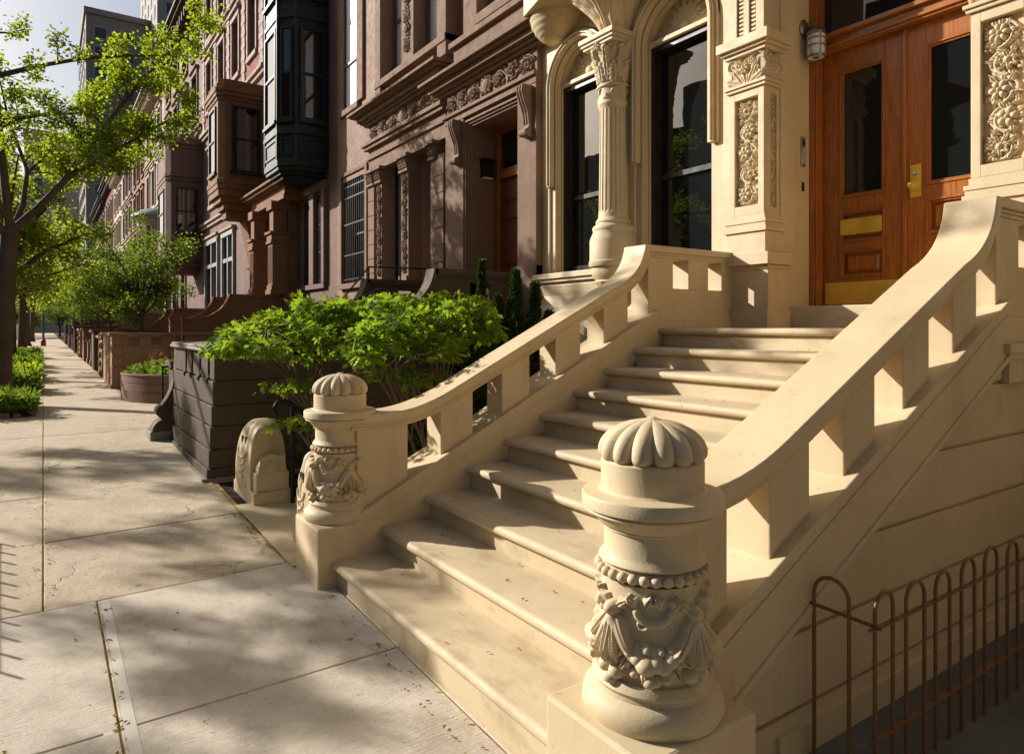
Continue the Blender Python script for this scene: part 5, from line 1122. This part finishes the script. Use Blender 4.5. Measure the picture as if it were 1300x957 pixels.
# ------------------------------------------------------------------ hoop fence beside the stoop
hf = thing('hoop_fence', 'rust brown wire hoop fence beside the shaded side wall of the stoop', 'fence', (3.4, 1.29, gz(2.5,1.3)))
def hoop(p, q, zb, zt, r=.0078):
    hw = math.dist(p, q)/2; c = ((p[0]+q[0])/2, (p[1]+q[1])/2); u = ((q[0]-p[0])/(2*hw), (q[1]-p[1])/(2*hw))
    pts = [(*p, zb)]+[(c[0]-u[0]*hw*math.cos(PI*i/12), c[1]+(-u[1]*hw*math.cos(PI*i/12)), zt-hw+hw*math.sin(PI*i/12)) for i in range(13)]+[(*q, zb)]
    return MB().tube(pts, r, 8)
RR = random.Random(5)
part('hoop', hoop((2.48,1.53),(2.48,1.39), -.12, .645), M['fence'], hf, smooth=60)
for k in range(14):
    x = 2.475+.228*k; j = RR.uniform(-.006,.006)
    part('hoop', hoop((x+j,1.29+RR.uniform(-.004,.004)),(x+.128+j,1.29+RR.uniform(-.004,.004)), -.12, .625+RR.uniform(-.012,.012)), M['fence'], hf, smooth=60)
m = MB(); m.tube([(2.48,1.56,.525),(2.48,1.27,.52)], .0075, 8); part('rail', m, M['fence'], hf, smooth=60)
for z in (.515, .113):
    m = MB(); m.box(2.44, 5.68, 1.280, 1.300, z-.003, z+.003); part('rail', m, M['fence'], hf)

# ------------------------------------------------------------------ japanese maples and conifers in the front garden
def maple(label, base, stems, pads, seed, n, near):
    t = thing('japanese_maple', label, 'shrub', base, 'japanese maples in the cream house garden'); rg = np.random.default_rng(seed); m = MB()
    cam_ = np.array([0,0,1.6]); pads = [(tuple(cam_+(np.array(p[0])-cam_)*near), p[1], p[2]) for p in pads]; b = np.array(base); tips = []
    for k in range(stems):
        pc = pads[k % len(pads)]; tgt = np.array(pc[0])+rg.normal(size=3)*.12; mid = b+(tgt-b)*np.array([.25,.25,.5])+rg.normal(size=3)*.05
        pts = [b+rg.normal(size=3)*np.array([.05,.05,0])]+[np.array(x) for x in ((b*(1-s_)**2+mid*2*s_*(1-s_)+tgt*s_*s_) for s_ in (.25,.5,.75,1))]
        m.tube(pts, [.019,.017,.014,.010,.005], 7)
        for j in range(9):
            s_ = pts[2+j % 3]; tip = np.array(pc[0])+unit(1, rg)[0]*np.array(pc[1])*.75; mm = (s_+tip)/2+np.array([0,0,.06]); m.tube([s_, mm, tip], [.007,.005,.003], 5, cap=False); tips.append(tip)
    C = []; O = []
    for pc in pads:
        c, r_ = np.array(pc[0]), np.array(pc[1]); nt = max(5, int(46*pc[2]/.3)); v = unit(nt, rg); v[:,2] = np.where(v[:,2] < -.2, -v[:,2]*.7, v[:,2]); tp = c+v*r_*(rg.random(nt)**.4*.75+.35)[:,None]
        k = max(8, int(n*pc[2]/nt))
        for q, vv in zip(tp, v):
            kk = int(k*rg.uniform(.5, 1.5)); d = unit(kk, rg)*np.array([.15,.15,.055])*rg.uniform(.8,1.25)*(rg.random(kk)**.5)[:,None]; d[:,2] -= (d[:,0]**2+d[:,1]**2)*2.2; C.append(q+d); O.append(d*5+vv*.5)
            near_ = min(tips, key=lambda t_: float(np.sum((t_-q)**2))); m.tube([near_, (near_+q)/2+np.array([0,0,.03]), q], [.004,.003,.002], 4, cap=False)
    C = np.concatenate(C); O = np.concatenate(O)
    part('stems', m, M['twig'], t, smooth=60)
    # each leaf: five narrow blades fanned around one direction, drooping at the tips
    D0 = O*.8+rg.normal(size=C.shape)*.55; D0[:,2] -= .35; D0 /= np.linalg.norm(D0, axis=1, keepdims=True); U = rg.normal(size=C.shape)*.45; U[:,2] += 1; S = np.cross(D0, U); S /= np.linalg.norm(S, axis=1, keepdims=True); U = np.cross(S, D0)
    sz = .064*(.6+.75*rg.random(len(C))); CC = []; DD = []; NN = []; LL = []
    for a, l in ((0,1),(.62,.85),(-.62,.85),(1.25,.6),(-1.25,.6)):
        CC.append(C); DD.append(D0*math.cos(a)+S*math.sin(a)-np.array([0,0,.12])); NN.append(U); LL.append(sz*l)
    L = np.concatenate(LL); leaves('foliage', np.concatenate(CC), np.concatenate(DD), np.concatenate(NN), L, L*.36, M['maple'], t, fold=.12); return t
maple('bright green japanese maple leaning over the dark wall, left of the far newel', (2.2,5.95,.1), 5, [((1.95,6.55,1.42),(.62,.62,.30),.36),((2.45,6.65,1.60),(.55,.5,.30),.32),((1.78,6.8,1.34),(.40,.42,.18),.10),((2.0,6.4,1.02),(.30,.3,.10),.04),((1.95,6.3,.70),(.20,.2,.08),.02),((2.85,6.85,1.66),(.4,.4,.26),.14)], 21, 3900, .93)
maple('bright green japanese maple beside the left stoop balustrade', (2.75,5.2,.1), 6, [((2.75,5.95,1.40),(.55,.5,.28),.28),((3.25,6.15,1.52),(.6,.5,.32),.32),((3.6,6.3,1.66),(.40,.4,.26),.18),((2.75,5.8,1.12),(.32,.3,.10),.06),((3.1,6.5,1.72),(.35,.35,.2),.12)], 22, 3900, .88)
def conifer(label, base, spires, seed):
    t = thing('conifer_shrub', label, 'shrub', base, 'dwarf conifers by the cream house wall'); rg = np.random.default_rng(seed); m = MB(); C = []; D = []
    for dx, dy, h, r_ in spires:
        x, y = base[0]+dx, base[1]+dy; m.tube([(x,y,base[2]),(x,y,base[2]+h*.97)], [.02,.004], 6)
        k = int(1700*h); s_ = rg.random(k)**.8; a = rg.random(k)*2*PI; rad = r_*(1-s_*.93)*(.35+.65*rg.random(k))*(1+.3*np.sin(s_*23+a)); C.append(np.stack([x+rad*np.cos(a), y+rad*np.sin(a), base[2]+.08+h*s_], 1)); D.append(np.stack([np.cos(a)*.7, np.sin(a)*.7, np.full(k, .8)], 1)+rg.normal(size=(k,3))*.35)
    part('stems', m, M['bark'], t); C = np.concatenate(C); D = np.concatenate(D); s2 = .06*(.6+.8*rg.random(len(C))); leaves('foliage', C, D, unit(len(C), rg), s2, s2*.42, M['yew'], t)
curled_stoop('unseen neighbouring brown stoop added beyond the right edge to block sky light', -4.2, 2.3, 'brown')  # out of view, added to keep sky light off the side wall
conifer('dark dwarf conifer with upright spires below the fluted column', (4.75,6.85,.1), [(0,0,2.1,.26),(.22,-.1,1.95,.24),(-.18,.12,1.8,.22),(.1,.2,1.8,.22),(.4,-.15,1.6,.24)], 31)
conifer('light tipped dwarf conifer with one tall thin spire', (4.2,6.75,.1), [(0,0,2.18,.10),(-.15,-.1,1.6,.22),(.18,.1,1.55,.22),(-.35,.1,1.4,.22)], 32)
us = thing('garden_undergrowth', 'dark low undergrowth below the japanese maples', 'plants', (3.2, 6.2, .1)); us['kind'] = 'stuff'
cover('leaves', us, 'midleaf', 2600, (2.0,5.3,4.7,7.1,.05,.42), .08, 6)
# ------------------------------------------------------------------ trees
def from_top(t, pts, r0, r1, depth=1, **kw): t.limb(pts, r0, r1); t.branch(pts, r0, depth, **kw)
T = Tree(41); root = thing('street_tree', 'slender street tree with fresh yellow green leaves arching over the sidewalk, nearest at left', 'tree', (-.62, 15.5, gz(-.62,15.5)), 'street trees along the kerb')
zb = gz(-.62, 15.5)
T.limb([(-.66,15.5,zb-.1),(-.63,15.5,zb+.15),(-.62,15.5,1.2),(-.57,15.5,2.3),(-.5,15.5,3.4)], .175, .145, 14); T.mb.lathe([(.27,-.05),(.21,.06),(.172,.2)], (-.63,15.5,zb), 14)
from_top(T, [(-.5,15.5,3.35),(-.1,15.45,3.8),(.25,15.4,4.26),(.7,15.35,5.0),(1.1,15.3,5.69),(1.7,15.2,6.63),(2.3,15.1,7.45),(2.7,15.0,7.95)], .078, .014, 1, every=.25, L=.85, spread=.85, lift=.05, start=.22)
from_top(T, [(.3,15.4,4.35),(.9,15.2,4.85),(1.6,15.0,5.35),(2.4,14.6,5.95)], .045, .01, 1, every=.25, L=.75, spread=.8, lift=.1, start=.2)
from_top(T, [(-.5,15.5,3.3),(-.6,15.4,4.5),(-.72,15.3,6.2),(-.78,15.2,7.4)], .08, .022, 1, every=.55, L=.8, spread=.9, lift=.1, start=.3)
from_top(T, [(-.70,15.3,6.1),(-.1,14.95,6.3),(.6,14.65,6.5),(1.3,14.4,6.62),(1.9,14.2,6.7)], .05, .012, 1, every=.30, L=.55, spread=.8, lift=.1, start=.12)
from_top(T, [(-.66,15.3,5.3),(.0,15.6,5.62),(.6,15.8,5.8),(1.1,15.95,6.05)], .04, .01, 1, every=.25, L=.7, spread=.85, lift=.05, start=.1)
from_top(T, [(-.5,15.5,3.3),(-.32,15.8,3.9),(-.25,16.0,4.6),(-.55,16.2,5.6),(-.7,16.3,6.4)], .06, .012, 1, every=.4, L=.8, spread=.9, lift=.0, start=.35)
from_top(T, [(-.26,16.0,4.55),(.05,16.2,5.0),(.35,16.3,5.4)], .03, .008, 1, every=.25, L=.7, spread=.9, lift=.0)
from_top(T, [(-.52,15.5,3.3),(-1.6,15.0,4.2),(-3.0,14.2,4.8),(-4.6,13.3,5.1),(-5.9,12.4,5.2)], .085, .014, 1, every=.52, L=.85, spread=.9, lift=.05, start=.55)  # street-side limbs out of view, shaped to cast dapples on the sidewalk
from_top(T, [(-2.6,14.45,4.65),(-4.3,15.0,5.0),(-6.1,14.7,5.3)], .05, .012, 1, every=.5, L=.8, spread=.9, lift=.05, start=.45)
from_top(T, [(-1.2,15.2,3.9),(-3.2,16.0,4.7),(-5.6,16.9,5.0)], .055, .012, 1, every=.36, L=.95, spread=.9, lift=.05, start=.55)
from_top(T, [(-4.0,13.6,5.0),(-5.2,11.6,4.9),(-5.9,10.4,4.9)], .04, .010, 1, every=.4, L=.8, spread=.9, lift=.05, start=.3)
from_top(T, [(-.56,15.3,3.6),(-1.1,13.4,4.9),(-1.3,11.4,6.1),(-1.25,9.6,6.9)], .05, .012, 1, every=.65, L=1.1, spread=.9, lift=.1)  # out-of-view limb added to put green reflections in the windows
print('ginkgo leaves', T.build(root, M['ginkgo'], 235, .14, .058, .95))
def street_tree(label, x, y, h, r, seed, mat, per_m=26, leaf=.085, trunk=.13, fork=2.6, name='street_tree', group='street trees along the kerb', nl=6, every=.6, ratio=.75, spread=.26):
    T = Tree(seed); z0 = gz(x, y); root = thing(name, label, 'tree', (x, y, z0), group); R = random.Random(seed)
    lean = (R.uniform(-.12,.12), R.uniform(-.12,.12)); top = (x+lean[0], y+lean[1], z0+fork)
    T.limb([(x,y,z0-.1),(x,y,z0+.2),(x+lean[0]*.4,y+lean[1]*.4,z0+fork*.5),top], trunk, trunk*.75, 10); T.mb.lathe([(trunk*1.5,-.03),(trunk*1.05,.18)], (x,y,z0), 10)
    for k in range(nl):
        a = 2*PI*(k+R.uniform(-.3,.3))/nl; el = (.35 if k % 2 else .75)*(h-fork); rr = r*(.95 if k % 2 else .6)
        e = (top[0]+rr*math.cos(a), top[1]+rr*math.sin(a), top[2]+el); mid = ((top[0]*.55+e[0]*.45), (top[1]*.55+e[1]*.45), top[2]+el*.6)
        from_top(T, [top, mid, e], trunk*.5, trunk*.1, 1, every=every, L=r*.42, spread=.9, lift=.1)
    from_top(T, [top, (top[0]+.1,top[1],top[2]+(h-fork)*.5), (top[0],top[1]+.1,z0+h*.92)], trunk*.5, trunk*.1, 1, every=every, L=r*.4, spread=.9, lift=.15)
    n = T.build(root, M[mat], per_m, spread, leaf, ratio); return root
pr = street_tree('second street tree, its mottled trunk close behind the nearest one', -.85, 23.0, 6.8, 3.0, 51, 'street_leaf', 150, .105, .17, nl=8)
for (x, y, a, s_, lab) in ((-.9,29.5,1.2,.95,'third street tree in the planted strip, trunk partly hidden'),(-.8,37,2.9,1.0,'fourth street tree in the planted strip'),(-.9,46,4.1,1.05,'fifth street tree in the planted strip'),(-.9,58,.6,1.15,'sixth street tree, far along the kerb'),(-.8,72,2.2,1.2,'seventh street tree, near the vanishing end of the sidewalk')):
    dup(pr, (x, y, gz(x,y)), a, lab, s_)
yt = street_tree('round headed garden tree with small dark leaves behind the tan wall', 2.55, 24.3, 5.0, 2.05, 61, 'midleaf', 230, .08, .08, 1.7, 'garden_tree', 'small trees in the front gardens', 7, .42)
for (x, y, a, s_, lab) in ((2.2,31.5,2.0,.9,'smaller garden tree just past the round headed one'),(2.3,41.5,3.7,1.2,'garden tree half way along the row'),(2.3,54,.4,1.3,'garden tree far along the row'),(2.4,66,2.6,1.5,'distant garden tree near the end of the row')):
    dup(yt, (x, y, gz(x,y)), a, lab, s_)
for (x, y, a, s_, lab) in ((-4,112,0.3,1.9,'wide tree closing the end of the street'),(3,118,1.3,2.1,'dense tree closing the end of the street at right'),(-11,110,2.5,2.0,'dense tree closing the end of the street at left'),(9,122,4,2.0,'tall tree in front of the far apartment block')):
    dup(yt, (x, y, gz(x,y)), a, lab, s_)
ft = street_tree('leafy tree across the street seen as a green reflection in the glass', -12.4, 12, 8.2, 3.6, 71, 'street_leaf', 75, .17, .2, 2.6, 'street_tree', 'trees on the far kerb', 7, 1.3, spread=.20)
for (x, y, a, s_, lab) in ((-12.4,4,2.1,.95,'leafy tree across the street opposite the stoop'),(-12.4,21.8,4.1,1.2,'tall tree across the street opposite the black bay'),(-12.4,30,5.3,1.25,'tall tree across the street opposite the brown oriel'),(-12.4,-4,1,.9,'unseen leafy tree added across the street behind the viewpoint')):  # the one behind the viewpoint is added to block sky light
    dup(ft, (x, y, gz(-11,y)), a, lab, s_)
dup(pr, (-1.0, -4.2, gz(-1,-4.2)), 3.3, 'unseen street tree added behind the viewpoint to block sky light', 1.0)  # unseen tree, added to darken the shaded newel and side wall
dup(yt, (3.2, -2.3, gz(1.4,-2.3)), 1.3, 'unseen garden tree added right of the viewpoint to block sky light', 1.1)  # unseen tree, added to screen the stoop's side from the sky
# unseen iron guard added outside the left edge to shadow the near pavement
tg = thing('shadow_guard', 'low black iron guard with plain upright rods, added unseen at left for its shadow', 'tree guard', (-1.5, 6.1, gz(-1.5,6.1)))
m = MB(); m2 = MB()
for (p, q) in (((-1.02,5.2),(-1.02,7.2)),((-2.0,5.2),(-2.0,7.2)),((-2.0,5.2),(-1.02,5.2)),((-2.0,7.2),(-1.02,7.2))):
    n = int(math.dist(p, q)/.19)
    for z in (.14,.56,.66): m.tube([(*p,z),(*q,z)], .012, 6)
    for k in range(n+1):
        x, y = p[0]+(q[0]-p[0])*k/n, p[1]+(q[1]-p[1])*k/n; m.tube([(x,y,-.2),(x,y,.74)], .009, 6)
part('guard_rails', m, M['iron'], tg)

# ------------------------------------------------------------------ planted tree pits along the kerb
def bed(label, x0, x1, y0, y1, seed, mats, h=.34, n=900, leaf=.16):
    z = gz(x0, (y0+y1)/2); t = thing('flower_bed', label, 'flower bed', ((x0+x1)/2, (y0+y1)/2, z), 'planted tree pits along the kerb'); R = random.Random(seed); m = MB()
    e = []
    for k in range(int((y1-y0)/.17)): e += [(x1, y0+.17*k+.08), (x0, y0+.17*k+.08)]
    for k in range(int((x1-x0)/.17)): e += [(x0+.17*k+.08, y0), (x0+.17*k+.08, y1)]
    for x, y in e: s_ = R.uniform(.055,.085); m.box(x-s_, x+s_, y-s_, y+s_, z-.06, z+.07+R.uniform(-.015,.02))
    part('stone_edging', m, M['planter'], t, bevel=.02); m = MB(); m.box(x0, x1, y0, y1, z-.06, z+.05); part('soil', m, M['soil'], t)
    for i, mt in enumerate(mats):
        f0, f1 = i/len(mats), (i+1)/len(mats); cover('leafy_plants', t, mt, n, (x0+.04, x1+.03, y0+(y1-y0)*f0, y0+(y1-y0)*f1, z+.02, z+h*(1 if i % 2 == 0 else .75)), leaf, seed*7+i, None, .28, 1.1)
bed('flower bed of strappy bright green leaves at the foot of the nearest street tree', -1.1, -.16, 13.2, 14.9, 1, ('hosta','midleaf','hosta'), .30, 900, .15)
for y0, y1, lab, mt in ((17.6,19.4,'flower bed of broad green leaves just past the nearest tree',('midleaf','hosta')),(21.2,23.8,'flower bed with white flecked plants around the second tree',('street_leaf','midleaf')),(25.6,27.6,'flower bed of dense green plants, fourth along the kerb',('midleaf','street_leaf')),(28.8,31,'flower bed around the third street tree',('hosta','midleaf')),(36,38.5,'flower bed around the fourth street tree',('midleaf','hosta'))):
    bed(lab, -1.1, -.12, y0, y1, int(y0), mt, .42, 900, .17)
hdg = thing('hedge', 'clipped dark hedge above a low wall at the far end of the row', 'hedge', (2.6, 60, .4)); cover('foliage', hdg, 'yew', 5000, (1.6,4.2,58,63,.5,2.6), .16, 9); m = MB(); m.box(1.7,4.1,58.1,62.9,.2,2.2); part('branches', m, M['bark'], hdg)
for (x, y, a, s_, lab) in ((-1.6,92,1.1,(1.9,1.9,1.05),'low spreading tree at the far street corner, left of the pole'),(1.6,97,2.7,(2.0,2.0,1.1),'low spreading tree at the far street corner, right of the pole'),(-5,90,.2,(2.0,2.0,1.2),'low spreading tree over the far roadway'),(4.2,90,4.2,(1.8,1.8,1.1),'low spreading tree beside the last garden wall')): dup(yt, (x, y, gz(x,y)-.6), a, lab, s_)
sp = thing('street_pole', 'thin blue painted street pole at the far end of the sidewalk', 'pole', (.0, 58, gz(0,58))); m = MB(); m.tube([(0,58,.2),(0,58,2.6)], .07, 10); part('pole', m, plain('blue_paint', (.03,.09,.22), .5), sp, smooth=60); m = MB(); m.lathe([(.16,0),(.16,.35),(.07,.5)], (0,58,gz(0,58)), 12); part('red_base', m, plain('red_paint', (.30,.03,.02), .5), sp)

# ------------------------------------------------------------------ fallen leaves and catkins
rg = np.random.default_rng(5); C = []
def drop(n, x0, x1, y0, y1, zf): p = rg.random((n,2))*np.array([x1-x0,y1-y0])+np.array([x0,y0]); C.append(np.array([[a, b, zf(a,b)+.006] for a, b in p]))
for k in range(10): x = X1+RUN*k; drop(7, x+.03, x+.30, 1.95, 4.05, lambda a, b, z=RISE*(k+1): z); drop(6, x+.22, x+.33, 1.95, 4.05, lambda a, b, z=RISE*(k+1): z)
drop(200, 1.28, 1.40, 4.95, 6.0, gz); drop(45, 1.36, 1.46, 2.2, 4.1, gz); drop(60, -.6, 1.3, 3, 12, gz); drop(90, -.05, .05, 4.7, 9, gz); drop(70, .24, .28, 2.2, 4.6, gz); drop(70, 1.30, 1.36, 6.9, 9.6, gz); drop(120, 2.6, 5.5, .9, 1.45, gz)
C = np.concatenate(C); n = len(C); D = rg.normal(size=(n,3)); D[:,2] *= .15; s_ = .022*(.5+.9*rg.random(n)); Nn = rg.normal(size=(n,3))*.3; Nn[:,2] += 1
lt = thing('fallen_leaves', 'scattered ochre fallen catkins and leaf bits on the steps and sidewalk joints', 'leaf litter', (1.4, 4, 0)); lt['kind'] = 'stuff'; leaves('leaf_bits', C, D, Nn, s_, s_*.5, M['litter'], lt)
print('objects', len(bpy.data.objects), 'verts', sum(len(m.vertices) for m in bpy.data.meshes))
